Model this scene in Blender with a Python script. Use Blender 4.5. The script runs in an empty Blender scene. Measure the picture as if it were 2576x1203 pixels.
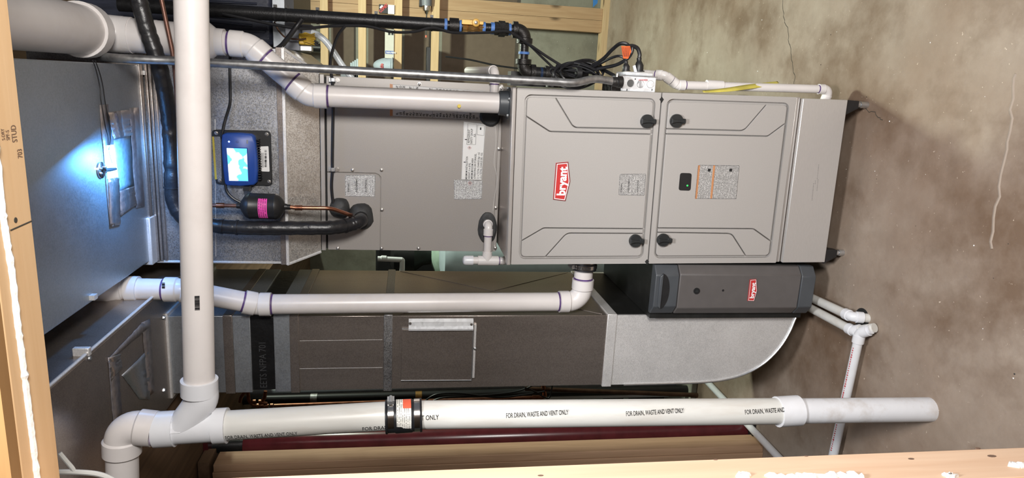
import bpy, math, random
from mathutils import Vector as V, Matrix, noise

scene = bpy.context.scene
col = scene.collection
random.seed(7)

# ------------------------------------------------------------ camera (the photo lies on its side: image left is up)
CAM = V((.5251, -1.9816, 1.4466)); FPX = 1700.0
YAW, PITCH, ROLL = .2269, .1569, -.0151
c_, s_ = math.cos, math.sin
FWD = V((-s_(YAW)*c_(PITCH), c_(YAW)*c_(PITCH), -s_(PITCH)))
_r = V((c_(YAW), s_(YAW), 0)); _d = FWD.cross(_r)
RGT = c_(ROLL)*_r + s_(ROLL)*_d
DWN = -s_(ROLL)*_r + c_(ROLL)*_d
cam = bpy.data.cameras.new('camera'); cam.sensor_fit = 'HORIZONTAL'; cam.sensor_width = 36
cam.lens = FPX/2576*36; cam.clip_start = .05; cam.clip_end = 60
camo = bpy.data.objects.new('camera', cam); col.objects.link(camo)
m = Matrix((DWN, RGT, -FWD)).transposed().to_4x4(); m.translation = CAM
camo.matrix_world = m
scene.camera = camo

# ------------------------------------------------------------ world, lamps, exposure
w = bpy.data.worlds.new('world'); scene.world = w; w.use_nodes = True
bg = w.node_tree.nodes['Background']; bg.inputs[0].default_value = (.80, .86, 1, 1); bg.inputs[1].default_value = .15
def area(name, loc, target, size, power, colr):
    l = bpy.data.lights.new(name, 'AREA'); l.shape = 'DISK'; l.size = size; l.energy = power; l.color = colr
    o = bpy.data.objects.new(name, l); col.objects.link(o); o.location = loc
    o.rotation_euler = (V(target)-V(loc)).to_track_quat('-Z', 'Y').to_euler()
    return o
area('work_lamp', (1.10, -2.05, 1.42), (.1, .2, 1.15), .45, 43, (1, .96, .92))
area('ceiling_lamp_front', (.55, -1.75, 2.45), (.4, -1.45, 0), .35, 50, (.97, .98, 1))
area('ceiling_lamp_back', (.98, 1.55, 2.5), (.95, 1.5, 0), .22, 66, (.90, 1, .82))
vs = scene.view_settings
vs.view_transform = 'Standard'; vs.look = 'None'; vs.gamma = 1; vs.exposure = 0.20; vs.use_curve_mapping = False

# ------------------------------------------------------------ pixel -> place (reading the photograph with the camera above)
def ray(x, y): return RGT*((1203-y-601.5)/FPX) + DWN*((x-1288)/FPX) + FWD
def at(x, y, Y): d = ray(x, y); return CAM + d*((Y-CAM.y)/d.y)
def atZ(x, y, Z): d = ray(x, y); return CAM + d*((Z-CAM.z)/d.z)
def atX(x, y, X): d = ray(x, y); return CAM + d*((X-CAM.x)/d.x)

# ------------------------------------------------------------ mesh builder
class MB:
    def __init__(s): s.v = []; s.f = []
    def add(s, vs, fs):
        n = len(s.v); s.v += [V(p) for p in vs]; s.f += [tuple(i+n for i in f) for f in fs]; return s
    def box(s, x0, x1, y0, y1, z0, z1):
        x0, x1 = sorted((x0, x1)); y0, y1 = sorted((y0, y1)); z0, z1 = sorted((z0, z1))
        return s.hexa([(x0,y0,z0),(x1,y0,z0),(x1,y1,z0),(x0,y1,z0),(x0,y0,z1),(x1,y0,z1),(x1,y1,z1),(x0,y1,z1)])
    def hexa(s, p): return s.add(p, [(3,2,1,0),(4,5,6,7),(0,1,5,4),(1,2,6,5),(2,3,7,6),(3,0,4,7)])
    def obox(s, c, ax, ay, az):
        c, ax, ay, az = V(c), V(ax), V(ay), V(az)
        return s.hexa([c+ax*i+ay*j+az*k for k in (-1,1) for i, j in ((-1,-1),(1,-1),(1,1),(-1,1))])
    def prism(s, poly, ext):
        n = len(poly); a = [V(p) for p in poly]; b = [p+V(ext) for p in a]
        return s.add(a+b, [tuple(range(n-1,-1,-1)), tuple(range(n,2*n))]+[(i,(i+1)%n,(i+1)%n+n,i+n) for i in range(n)])
    def plate(s, poly, y0, y1, ch=0):
        """polygon of (x, z), front at y0, back at y1, front edge chamfered by ch"""
        if area2(poly) < 0: poly = poly[::-1]
        fr = inset(poly, ch) if ch else poly
        n = len(poly)
        rings = [[V((x,y0,z)) for x,z in fr]]
        if ch: rings.append([V((x,y0+ch,z)) for x,z in poly])
        rings.append([V((x,y1,z)) for x,z in poly])
        vs = [p for r in rings for p in r]; fs = [tuple(range(n))]
        for k in range(len(rings)-1):
            fs += [((k+1)*n+i, (k+1)*n+(i+1)%n, k*n+(i+1)%n, k*n+i) for i in range(n)]
        fs.append(tuple(range((len(rings)-1)*n+n-1, (len(rings)-1)*n-1, -1)))
        return s.add(vs, fs)
    def frame(s, outer, inner, y0, y1):
        """flat ring between two polygons of equal length, front y0, back y1"""
        n = len(outer)
        vs = [V((x,y,z)) for y in (y0,y1) for P in (outer,inner) for x,z in P]
        fs = []
        for i in range(n):
            j = (i+1)%n
            fs += [(i,j,n+j,n+i),(2*n+j,2*n+i,3*n+i,3*n+j),(2*n+i,2*n+j,j,i),(n+i,n+j,3*n+j,3*n+i)]
        return s.add(vs, fs)
    def tube(s, pts, r, n=16, caps=True):
        pts = [V(p) for p in pts]; k = len(pts)
        rs = r if isinstance(r, (list, tuple)) else [r]*k
        T = [(pts[min(i+1,k-1)]-pts[max(i-1,0)]) for i in range(k)]
        for i in range(k):
            if T[i].length < 1e-9: T[i] = T[i-1] if i else pts[-1]-pts[0]
            T[i] = T[i].normalized()
        u = T[0].orthogonal().normalized(); vs = []
        for i in range(k):
            if i: u = (T[i-1].rotation_difference(T[i])) @ u
            u = (u-T[i]*u.dot(T[i])).normalized(); b = T[i].cross(u)
            vs += [pts[i]+(u*math.cos(2*math.pi*j/n)+b*math.sin(2*math.pi*j/n))*rs[i] for j in range(n)]
        fs = [(i*n+j, i*n+(j+1)%n, (i+1)*n+(j+1)%n, (i+1)*n+j) for i in range(k-1) for j in range(n)]
        if caps: fs += [tuple(range(n-1,-1,-1)), tuple(range((k-1)*n, k*n))]
        return s.add(vs, fs)
    def lathe(s, p, ax, prof, n=24):
        p, ax = V(p), V(ax).normalized(); u = ax.orthogonal().normalized(); b = ax.cross(u); vs = []
        for t, r in prof:
            vs += [p+ax*t+(u*math.cos(2*math.pi*j/n)+b*math.sin(2*math.pi*j/n))*max(r,1e-5) for j in range(n)]
        k = len(prof)
        fs = [(i*n+j, i*n+(j+1)%n, (i+1)*n+(j+1)%n, (i+1)*n+j) for i in range(k-1) for j in range(n)]
        fs += [tuple(range(n-1,-1,-1)), tuple(range((k-1)*n, k*n))]
        return s.add(vs, fs)
    def build(s, name, mat, parent=None, local=False, sharp=35, bevel=0):
        off = V((0,0,0))
        if parent is not None and not local:
            q = parent
            while q is not None: off = off+q.location; q = q.parent
        me = bpy.data.meshes.new(name); me.from_pydata([tuple(p-off) for p in s.v], [], s.f); me.update()
        import bmesh
        b = bmesh.new(); b.from_mesh(me); bmesh.ops.recalc_face_normals(b, faces=b.faces); b.to_mesh(me); b.free()
        me.polygons.foreach_set('use_smooth', [True]*len(me.polygons))
        me.set_sharp_from_angle(angle=math.radians(sharp))
        me.materials.append(M[mat] if isinstance(mat, str) else mat)
        o = bpy.data.objects.new(name, me); col.objects.link(o); o.parent = parent
        if bevel:
            bv = o.modifiers.new('bevel', 'BEVEL'); bv.width = bevel; bv.segments = 2; bv.limit_method = 'ANGLE'
        return o

def area2(p): return sum(p[i][0]*p[(i+1)%len(p)][1]-p[(i+1)%len(p)][0]*p[i][1] for i in range(len(p)))
def inset(poly, d):
    """shrink a counter-clockwise polygon of (x, z) by d"""
    if area2(poly) < 0: poly = poly[::-1]
    n = len(poly); out = []
    for i in range(n):
        a, b, c = V(poly[i-1]), V(poly[i]), V(poly[(i+1)%n])
        e1, e2 = (b-a).normalized(), (c-b).normalized()
        n1, n2 = V((-e1.y, e1.x)), V((-e2.y, e2.x))
        k = 1+n1.dot(n2)
        out.append(tuple(b+(n1+n2)*(d/max(k,.25))))
    return out
def rrect(x0, x1, z0, z1, r, seg=5):
    P = []
    for cx, cz, a0 in ((x1-r,z0+r,-90),(x1-r,z1-r,0),(x0+r,z1-r,90),(x0+r,z0+r,180)):
        for i in range(seg+1):
            a = math.radians(a0+90*i/seg); P.append((cx+r*math.cos(a), cz+r*math.sin(a)))
    return P
def rquad(q, r, seg=4):
    """round the corners of a polygon of 2-D points"""
    out = []; n = len(q)
    for i in range(n):
        a, b, c = V(q[i-1]), V(q[i]), V(q[(i+1)%n]); p0 = b+(a-b).normalized()*r; p1 = b+(c-b).normalized()*r
        for k in range(seg+1):
            t = k/seg; out.append(tuple(p0*(1-t)**2+b*2*t*(1-t)+p1*t*t))
    return out
def fillet(pts, r, seg=8):
    pts = [V(p) for p in pts]; out = [pts[0]]
    for i in range(1, len(pts)-1):
        a, b, c = pts[i-1], pts[i], pts[i+1]
        d1, d2 = (a-b), (c-b); rr = min(r, d1.length*.49, d2.length*.49)
        p0, p1 = b+d1.normalized()*rr, b+d2.normalized()*rr
        for k in range(seg+1):
            t = k/seg; out.append(p0*(1-t)**2+b*2*t*(1-t)+p1*t*t)
    out.append(pts[-1]); return out
def spline(pts, seg=8):
    pts = [V(p) for p in pts]; out = []
    for i in range(len(pts)-1):
        p0, p1, p2, p3 = pts[max(i-1,0)], pts[i], pts[i+1], pts[min(i+2,len(pts)-1)]
        for k in range(seg):
            t = k/seg
            out.append(.5*((2*p1)+(p2-p0)*t+(2*p0-5*p1+4*p2-p3)*t*t+(3*p1-p0-3*p2+p3)*t**3))
    out.append(pts[-1]); return out

def tag(o, label=None, cat=None, group=None, kind=None):
    if label: o['label'] = label
    if cat: o['category'] = cat
    if group: o['group'] = group
    if kind: o['kind'] = kind
    return o
def thing(name, label, cat, loc, group=None, rot=None):
    o = bpy.data.objects.new(name, None); col.objects.link(o); o.location = loc; o.empty_display_size = .05
    if rot: o.rotation_euler = rot
    return tag(o, label, cat, group)
def single(name, mb, mat, label=None, cat=None, group=None, kind=None, **kw):
    xs = [p.x for p in mb.v]; ys = [p.y for p in mb.v]; zs = [p.z for p in mb.v]
    b = V(((min(xs)+max(xs))/2, (min(ys)+max(ys))/2, min(zs)))
    mb.v = [p-b for p in mb.v]
    o = mb.build(name, mat, None, **kw); o.location = b
    return tag(o, label, cat, group, kind)

# ------------------------------------------------------------ text as flat mesh
_tc = {}
def text_mesh(body, bold=0.0, align='LEFT'):
    k = (body, bold, align)
    if k not in _tc:
        c = bpy.data.curves.new('t', 'FONT'); c.body = body; c.size = 1; c.align_x = align; c.offset = bold; c.resolution_u = 3
        o = bpy.data.objects.new('t', c); col.objects.link(o)
        dg = bpy.context.evaluated_depsgraph_get(); dg.update()
        me = bpy.data.meshes.new_from_object(o.evaluated_get(dg))
        _tc[k] = ([p.co.copy() for p in me.vertices], [tuple(p.vertices) for p in me.polygons])
        bpy.data.objects.remove(o); bpy.data.curves.remove(c); bpy.data.meshes.remove(me)
    return _tc[k]
def put_text(mb, body, org, right, up, size, sx=1.0, bold=0.0, align='LEFT', width=None, fn=None):
    vs, fs = text_mesh(body, bold, align)
    if width:
        ww = max(p.x for p in vs)-min(p.x for p in vs); sx = width/(ww*size)
    org, right, up = V(org), V(right), V(up)
    if fn: mb.add([fn(p.x*size*sx, p.y*size) for p in vs], fs)
    else: mb.add([org+right*(p.x*size*sx)+up*(p.y*size) for p in vs], fs)
    return mb
# ------------------------------------------------------------ materials
M = {}
def nodes(name):
    mt = bpy.data.materials.new(name); mt.use_nodes = True; nt = mt.node_tree
    return mt, nt, nt.nodes['Principled BSDF']
def mk(name, colr, rough=.5, metal=0.0, var=.06, scale=30, bump=0, bscale=200, spec=.5, stretch=None, dirt=None, dscale=6, damt=.5, coat=0, rvar=0):
    """paint / plastic / metal with soft noise in tone, optional dirt patches and fine relief"""
    mt, nt, b = nodes(name); N, L = nt.nodes, nt.links
    tc = N.new('ShaderNodeTexCoord'); vec = tc.outputs['Object']
    if stretch:
        mp = N.new('ShaderNodeMapping'); mp.inputs['Scale'].default_value = stretch; L.new(vec, mp.inputs[0]); vec = mp.outputs[0]
    nz = N.new('ShaderNodeTexNoise'); nz.inputs['Scale'].default_value = scale; nz.inputs['Detail'].default_value = 4; L.new(vec, nz.inputs[0])
    rp = N.new('ShaderNodeValToRGB'); e = rp.color_ramp.elements
    e[0].position = .3; e[1].position = .7
    e[0].color = tuple(max(0, c*(1-var)) for c in colr)+(1,); e[1].color = tuple(min(1, c*(1+var)) for c in colr)+(1,)
    L.new(nz.outputs[0], rp.inputs[0]); out = rp.outputs[0]
    if dirt:
        n2 = N.new('ShaderNodeTexNoise'); n2.inputs['Scale'].default_value = dscale; n2.inputs['Detail'].default_value = 7; n2.inputs['Roughness'].default_value = .65; L.new(vec, n2.inputs[0])
        r2 = N.new('ShaderNodeValToRGB'); r2.color_ramp.elements[0].position = .50; r2.color_ramp.elements[1].position = .72
        L.new(n2.outputs[0], r2.inputs[0])
        mu = N.new('ShaderNodeMath'); mu.operation = 'MULTIPLY'; mu.inputs[1].default_value = damt; L.new(r2.outputs[0], mu.inputs[0])
        mx = N.new('ShaderNodeMix'); mx.data_type = 'RGBA'; mx.inputs[7].default_value = tuple(dirt)+(1,)
        L.new(mu.outputs[0], mx.inputs[0]); L.new(out, mx.inputs[6]); out = mx.outputs[2]
    L.new(out, b.inputs['Base Color'])
    b.inputs['Roughness'].default_value = rough; b.inputs['Metallic'].default_value = metal
    b.inputs['Specular IOR Level'].default_value = spec; b.inputs['Coat Weight'].default_value = coat
    if rvar:
        mr = N.new('ShaderNodeMapRange'); mr.inputs[3].default_value = rough-rvar; mr.inputs[4].default_value = rough+rvar
        L.new(nz.outputs[0], mr.inputs[0]); L.new(mr.outputs[0], b.inputs['Roughness'])
    if bump:
        n3 = N.new('ShaderNodeTexNoise'); n3.inputs['Scale'].default_value = bscale; n3.inputs['Detail'].default_value = 5; L.new(vec, n3.inputs[0])
        bp = N.new('ShaderNodeBump'); bp.inputs['Strength'].default_value = bump; bp.inputs['Distance'].default_value = .004
        L.new(n3.outputs[0], bp.inputs['Height']); L.new(bp.outputs[0], b.inputs['Normal'])
    M[name] = mt; return mt
def galv(name, colr, rough=.36, cell=160, amt=.22, metal=.9, streak=None, dirt=None, rv=.11):
    """galvanised sheet: crystal spangle of small cells, smudges, uneven gloss"""
    mt, nt, b = nodes(name); N, L = nt.nodes, nt.links
    tc = N.new('ShaderNodeTexCoord'); vec = tc.outputs['Object']
    vo = N.new('ShaderNodeTexVoronoi'); vo.inputs['Scale'].default_value = cell; L.new(vec, vo.inputs[0])
    sp = N.new('ShaderNodeSeparateColor'); L.new(vo.outputs['Color'], sp.inputs[0])
    nz = N.new('ShaderNodeTexNoise'); nz.inputs['Scale'].default_value = 7; nz.inputs['Detail'].default_value = 8; nz.inputs['Roughness'].default_value = .7
    if streak:
        mp = N.new('ShaderNodeMapping'); mp.inputs['Scale'].default_value = streak; L.new(vec, mp.inputs[0]); L.new(mp.outputs[0], nz.inputs[0])
    else: L.new(vec, nz.inputs[0])
    ad = N.new('ShaderNodeMath'); ad.operation = 'MULTIPLY_ADD'; ad.inputs[1].default_value = .55; L.new(sp.outputs[0], ad.inputs[0]); L.new(nz.outputs[0], ad.inputs[2])
    rp = N.new('ShaderNodeValToRGB'); e = rp.color_ramp.elements; e[0].position = .35; e[1].position = 1.0
    e[0].color = tuple(c*(1-amt) for c in colr)+(1,); e[1].color = tuple(min(1, c*(1+amt)) for c in colr)+(1,)
    L.new(ad.outputs[0], rp.inputs[0]); L.new(rp.outputs[0], b.inputs['Base Color'])
    mr = N.new('ShaderNodeMapRange'); mr.inputs[1].default_value = .3; mr.inputs[2].default_value = 1.2
    mr.inputs[3].default_value = rough-rv*.7; mr.inputs[4].default_value = rough+rv*1.3
    L.new(ad.outputs[0], mr.inputs[0]); L.new(mr.outputs[0], b.inputs['Roughness'])
    b.inputs['Metallic'].default_value = metal
    n3 = N.new('ShaderNodeTexNoise'); n3.inputs['Scale'].default_value = 3.0; n3.inputs['Detail'].default_value = 2; L.new(vec, n3.inputs[0])
    bp = N.new('ShaderNodeBump'); bp.inputs['Strength'].default_value = .25; bp.inputs['Distance'].default_value = .02
    L.new(n3.outputs[0], bp.inputs['Height']); L.new(bp.outputs[0], b.inputs['Normal'])
    M[name] = mt; return mt
def wood(name, a, bcol, axis=2, rough=.65, knots=True, grain=60):
    mt, nt, b = nodes(name); N, L = nt.nodes, nt.links
    tc = N.new('ShaderNodeTexCoord'); mp = N.new('ShaderNodeMapping'); L.new(tc.outputs['Object'], mp.inputs[0])
    sc = [1, 1, 1]; sc[axis] = .06; mp.inputs['Scale'].default_value = sc
    nz = N.new('ShaderNodeTexNoise'); nz.inputs['Scale'].default_value = grain; nz.inputs['Detail'].default_value = 6; nz.inputs['Distortion'].default_value = .6; L.new(mp.outputs[0], nz.inputs[0])
    rp = N.new('ShaderNodeValToRGB'); e = rp.color_ramp.elements; e[0].position = .32; e[1].position = .68
    e[0].color = tuple(bcol)+(1,); e[1].color = tuple(a)+(1,); L.new(nz.outputs[0], rp.inputs[0]); out = rp.outputs[0]
    if knots:
        m2 = N.new('ShaderNodeMapping'); s2 = [1, 1, 1]; s2[axis] = .45; m2.inputs['Scale'].default_value = s2; L.new(tc.outputs['Object'], m2.inputs[0])
        vo = N.new('ShaderNodeTexVoronoi'); vo.inputs['Scale'].default_value = 7; L.new(m2.outputs[0], vo.inputs[0])
        r2 = N.new('ShaderNodeValToRGB'); r2.color_ramp.elements[0].position = .05; r2.color_ramp.elements[1].position = .16
        r2.color_ramp.elements[0].color = (1,1,1,1); r2.color_ramp.elements[1].color = (0,0,0,1); L.new(vo.outputs['Distance'], r2.inputs[0])
        mx = N.new('ShaderNodeMix'); mx.data_type = 'RGBA'; mx.inputs[7].default_value = tuple(c*.35 for c in bcol)+(1,)
        L.new(r2.outputs[0], mx.inputs[0]); L.new(out, mx.inputs[6]); out = mx.outputs[2]
    L.new(out, b.inputs['Base Color']); b.inputs['Roughness'].default_value = rough
    bp = N.new('ShaderNodeBump'); bp.inputs['Strength'].default_value = .25; bp.inputs['Distance'].default_value = .002
    L.new(nz.outputs[0], bp.inputs['Height']); L.new(bp.outputs[0], b.inputs['Normal'])
    M[name] = mt; return mt
def printed(name, paper, ink, pitch=.004, freq=420, fill=.5, rough=.4, amt=.75, gate=0.0):
    """paper with rows of print too small to read"""
    mt, nt, b = nodes(name); N, L = nt.nodes, nt.links
    tc = N.new('ShaderNodeTexCoord'); sx = N.new('ShaderNodeSeparateXYZ'); L.new(tc.outputs['Object'], sx.inputs[0])
    def mth(op, a, v=None, c=None):
        n = N.new('ShaderNodeMath'); n.operation = op
        for i, q in enumerate((a, v, c)):
            if q is None: continue
            if isinstance(q, (int, float)): n.inputs[i].default_value = q
            else: L.new(q, n.inputs[i])
        return n.outputs[0]
    r = mth('DIVIDE', sx.outputs[2], pitch); fr = mth('FRACT', r); fl = mth('FLOOR', r)
    row = mth('LESS_THAN', fr, fill)
    cb = N.new('ShaderNodeCombineXYZ'); L.new(mth('MULTIPLY', sx.outputs[0], freq), cb.inputs[0]); L.new(mth('MULTIPLY', fl, 7.31), cb.inputs[1])
    nz = N.new('ShaderNodeTexNoise'); nz.inputs['Scale'].default_value = 1; nz.inputs['Detail'].default_value = 1; L.new(cb.outputs[0], nz.inputs[0])
    word = mth('GREATER_THAN', nz.outputs[0], .45)
    f = mth('MULTIPLY', mth('MULTIPLY', row, word), amt)
    mx = N.new('ShaderNodeMix'); mx.data_type = 'RGBA'; mx.inputs[6].default_value = tuple(paper)+(1,); mx.inputs[7].default_value = tuple(ink)+(1,)
    L.new(f, mx.inputs[0]); L.new(mx.outputs[2], b.inputs['Base Color']); b.inputs['Roughness'].default_value = rough
    M[name] = mt; return mt
def emit(name, colr, strength):
    mt, nt, b = nodes(name); b.inputs['Base Color'].default_value = tuple(colr)+(1,)
    b.inputs['Emission Color'].default_value = tuple(colr)+(1,); b.inputs['Emission Strength'].default_value = strength; M[name] = mt; return mt

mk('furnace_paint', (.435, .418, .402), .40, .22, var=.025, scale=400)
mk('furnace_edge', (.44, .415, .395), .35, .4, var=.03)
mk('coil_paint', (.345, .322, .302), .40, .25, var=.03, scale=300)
mk('dark_gap', (.012, .012, .012), .8)
mk('brushed_steel', (.62, .61, .60), .40, .6, var=.05, scale=60, stretch=(1, 1, 30))
galv('galvanised', (.345, .345, .352), .38, cell=400, amt=.30)
galv('galvanised_lit', (.62, .61, .58), .32, cell=400, amt=.22, metal=.85)  # lighter copy for the transition; floor reflection put into the colour
galv('galvanised_blue', (.43, .46, .49), .46, cell=350, amt=.10, rv=.05)  # cool tint of the blue lamp put into the sheet colour
galv('galvanised_dark', (.36, .315, .285), .31, cell=420, amt=.16, metal=.82, streak=(2, 2, .3), rv=.04)  # darker copy; brown wall reflection put into the duct colour
galv('galvanised_smooth', (.72, .71, .70), .40, cell=500, amt=.12, metal=.5)  # paler copy; on the boot it carries the bright floor reflection as colour
galv('galvanised_bright', (.82, .84, .86), .32, cell=90, amt=.10, metal=.35)
mk('zinc', (.62, .64, .66), .3, .9, var=.12, scale=50)
mk('conduit_steel', (.34, .34, .34), .42, .85, var=.25, scale=60, rvar=.1)
mk('pvc', (.68, .645, .63), .33, var=.03, scale=12, dirt=(.42, .36, .33), dscale=5, damt=.25)
mk('pvc_fitting', (.71, .68, .665), .30, var=.02)
mk('pvc_dirty', (.68, .69, .72), .34, var=.03, scale=20, dirt=(.40, .33, .27), dscale=11, damt=.6)
mk('pvc_cream', (.62, .615, .585), .34, var=.03, scale=20, stretch=(3, 3, .5), dirt=(.46, .40, .34), dscale=8, damt=.45)
mk('pvc_white', (.70, .71, .74), .30, var=.02, dirt=(.5, .46, .42), dscale=7, damt=.22)
mk('primer', (.09, .045, .16), .5, var=.3, scale=80)
mk('primer_smear', (.50, .42, .56), .4, var=.2, scale=60)
mk('black_rubber', (.012, .012, .014), .42, var=.3, scale=40)
mk('foam_sleeve', (.014, .014, .016), .36, var=.3, scale=60, bump=1.0, bscale=22)
mk('putty', (.035, .036, .037), .62, var=.35, scale=40, bump=.5, bscale=60)
mk('black_steel', (.016, .016, .017), .38, .3, var=.3, scale=60, bump=.15, bscale=250)
mk('iron_fitting', (.032, .030, .029), .42, .55, var=.3, scale=60, bump=.3, bscale=180)
mk('blue_dope', (.10, .24, .62), .55, var=.25, scale=90)
mk('brass', (.62, .36, .12), .3, .85, var=.15)
mk('valve_yellow', (.72, .42, .08), .4, .1, var=.1)
mk('copper', (.44, .19, .115), .33, .95, var=.25, scale=40, dirt=(.10, .045, .03), dscale=14, damt=.8)
mk('copper_old', (.10, .055, .035), .45, .6, var=.3)
mk('stainless', (.70, .66, .62), .16, 1, var=.06, scale=100)
mk('black_plastic', (.014, .014, .015), .42, var=.15)
mk('knob_plastic', (.018, .020, .021), .38, var=.1)
mk('slate_plastic', (.060, .066, .074), .42, var=.05)
mk('warm_grey_plastic', (.098, .090, .088), .45, var=.05)
mk('cabinet_black', (.012, .0125, .012), .45, .1, var=.2, dirt=(.05, .05, .05), dscale=20, damt=.3)
mk('controller_blue', (.018, .065, .30), .42, var=.06)
mk('badge_red', (.52, .035, .035), .4, var=.04)
mk('badge_rim', (.16, .03, .03), .45)
mk('white_print', (.82, .82, .84), .45, var=.01)
mk('ink', (.012, .012, .013), .6, var=.05)
mk('red_ink', (.45, .05, .06), .6)
mk('faint_ink', (.035, .036, .038), .6)
mk('stencil_ink', (.20, .19, .185), .6)
mk('stamp_ink', (.16, .10, .07), .7)
mk('label_paper', (.62, .61, .60), .42, var=.02)
mk('label_white', (.78, .78, .77), .4, var=.02)
mk('label_pink', (.80, .10, .42), .4, var=.03)
mk('label_orange', (.48, .22, .10), .4)
mk('label_red', (.72, .12, .06), .45)
mk('label_yellow', (.68, .52, .06), .45)
printed('print_silver', (.46, .45, .44), (.05, .05, .05), .0036, 520, .55, amt=.8)
printed('print_white', (.66, .66, .655), (.03, .03, .03), .0034, 520, .5, amt=.85)
printed('print_pink', (.78, .08, .38), (.10, .01, .05), .006, 420, .45)
printed('print_grey', (.30, .30, .30), (.06, .06, .06), .0034, 500, .5)
printed('print_cream', (.74, .72, .66), (.06, .06, .06), .0042, 420, .45)
mk('orange_tag', (.78, .12, .02), .5, var=.15)
mk('screw_metal', (.52, .50, .48), .3, .9, var=.1)
mk('maroon_paint', (.085, .014, .018), .26, var=.2, scale=20)
mk('foil_tape', (.60, .56, .55), .22, .9, var=.15, scale=40, bump=.7, bscale=40)
mk('foil_dull', (.36, .33, .33), .40, .75, var=.2, scale=60, bump=.4, bscale=60)
mk('caulk', (.82, .81, .79), .7, var=.05, bump=.6, bscale=90)
mk('canvas', (.006, .006, .0065), .40, var=.3, bump=.3, bscale=60)
mk('duct_wrap', (.030, .035, .055), .42, var=.4, scale=14, stretch=(4, 4, .6), bump=.8, bscale=16)
mk('tank_green', (.34, .45, .37), .35, var=.14, scale=30, stretch=(1, 1, .2))
mk('bin_blue', (.42, .50, .54), .3, var=.05)
mk('wire_yellow', (.55, .36, .04), .45, var=.2)
mk('clear_hose', (.62, .67, .70), .25, var=.15, scale=60)
mk('cap_fabric', (.42, .48, .54), .85, var=.08, scale=200)
mk('box_card', (.60, .58, .52), .6, var=.04)
mk('box_blue', (.05, .10, .36), .5)
mk('box_white', (.84, .84, .84), .5)
mk('grey_plastic', (.20, .21, .24), .5, var=.1)
mk('backing_board', (.15, .112, .082), .8, var=.06, scale=30)  # brown darkened to hold the shade between the shelves
mk('tape_yellow', (.60, .52, .10), .4, var=.3, scale=10)
mk('painters_blue', (.04, .20, .55), .6)
wood('stud_pine', (.50, .33, .19), (.42, .26, .14), axis=2)
wood('jamb_pine', (.70, .50, .35), (.63, .42, .28), axis=2, grain=40)
wood('face_pine', (.32, .18, .065), (.26, .14, .05), axis=0, grain=40)
wood('header_pine', (.68, .47, .27), (.62, .41, .22), axis=0, grain=40)
wood('plate_pine', (.66, .48, .29), (.55, .38, .21), axis=0)
wood('shelf_pine', (.66, .47, .27), (.58, .40, .21), axis=0, knots=False)
wood('old_beam', (.20, .125, .075), (.11, .066, .038), axis=1, knots=False, grain=30)
wood('brown_stud', (.50, .32, .20), (.40, .25, .15), axis=2)

def concrete(name, base, tint, stain, scale=1.2, rough=.72, cracks=False):
    mt, nt, b = nodes(name); N, L = nt.nodes, nt.links
    tc = N.new('ShaderNodeTexCoord')
    def nz(s, d=8, r=.6):
        n = N.new('ShaderNodeTexNoise'); n.inputs['Scale'].default_value = s; n.inputs['Detail'].default_value = d; n.inputs['Roughness'].default_value = r
        L.new(tc.outputs['Object'], n.inputs[0]); return n.outputs[0]
    def ramp(i, a, c, p0, p1):
        r = N.new('ShaderNodeValToRGB'); r.color_ramp.elements[0].position = p0; r.color_ramp.elements[1].position = p1
        r.color_ramp.elements[0].color = tuple(a)+(1,); r.color_ramp.elements[1].color = tuple(c)+(1,); L.new(i, r.inputs[0]); return r.outputs[0]
    def mix(f, a, c, mode='MIX'):
        x = N.new('ShaderNodeMix'); x.data_type = 'RGBA'; x.blend_type = mode
        for s, q in ((0, f), (6, a), (7, c)):
            if isinstance(q, tuple): x.inputs[s].default_value = q+(1,)
            elif isinstance(q, float): x.inputs[s].default_value = q
            else: L.new(q, x.inputs[s])
        return x.outputs[2]
    out = mix(ramp(nz(scale), (0,0,0), (1,1,1), .38, .62), tuple(base), tuple(tint))
    out = mix(ramp(nz(scale*2.1+.3, 9, .62), (0,0,0), (.8,.8,.8), .49, .66), out, tuple(stain))
    out = mix(ramp(nz(9, 10, .75), (0,0,0), (.28,.28,.28), .40, .68), out, tuple(c*.62 for c in tint))
    sp = ramp(nz(90, 3), (0,0,0), (1,1,1), .70, .74)
    out = mix(sp, out, tuple(c*1.5 for c in base))
    L.new(out, b.inputs['Base Color']); b.inputs['Roughness'].default_value = rough
    bp = N.new('ShaderNodeBump'); bp.inputs['Strength'].default_value = .2; bp.inputs['Distance'].default_value = .004
    L.new(nz(60), bp.inputs['Height']); L.new(bp.outputs[0], b.inputs['Normal'])
    M[name] = mt; return mt
concrete('floor_concrete', (.35, .29, .235), (.225, .158, .113), (.125, .073, .040), 1.25)
mk('copper_dull', (.20, .105, .08), .42, .7, var=.2)
concrete('wall_concrete', (.30, .295, .24), (.26, .25, .20), (.20, .185, .145), 2.0)
# ============================================================ the setting
def struct(name, mb, mat, **kw): return single(name, mb, mat, kind='structure', **kw)
struct('floor', MB().box(-3.2, 3.4, -5.2, 3.4, -.12, 0), 'floor_concrete')
struct('wall_back', MB().box(-3.2, 3.4, 3.24, 3.4, 0, 2.9), 'wall_concrete')
struct('wall_left', MB().box(-3.2, -3.05, -.9, 3.24, 0, 2.9), 'wall_concrete')
struct('ceiling', MB().box(-3.2, 3.4, -.95, 3.4, 2.78, 2.86), 'old_beam')
mk('outer_wall', (.34, .28, .23), .8)
struct('wall_outer', MB().box(-3.2, 3.4, -5.2, -5.1, 0, 2.7), 'outer_wall')
mk('partition_wall', (.20, .155, .12), .8)
struct('wall_front', MB().box(-3.2, -.17, -1.085, -1.0, 0, 2.62), 'partition_wall')
struct('trim_6', MB().box(-.17, 3.4, -1.085, -1.0, 1.99, 2.62), 'partition_wall')
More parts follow.
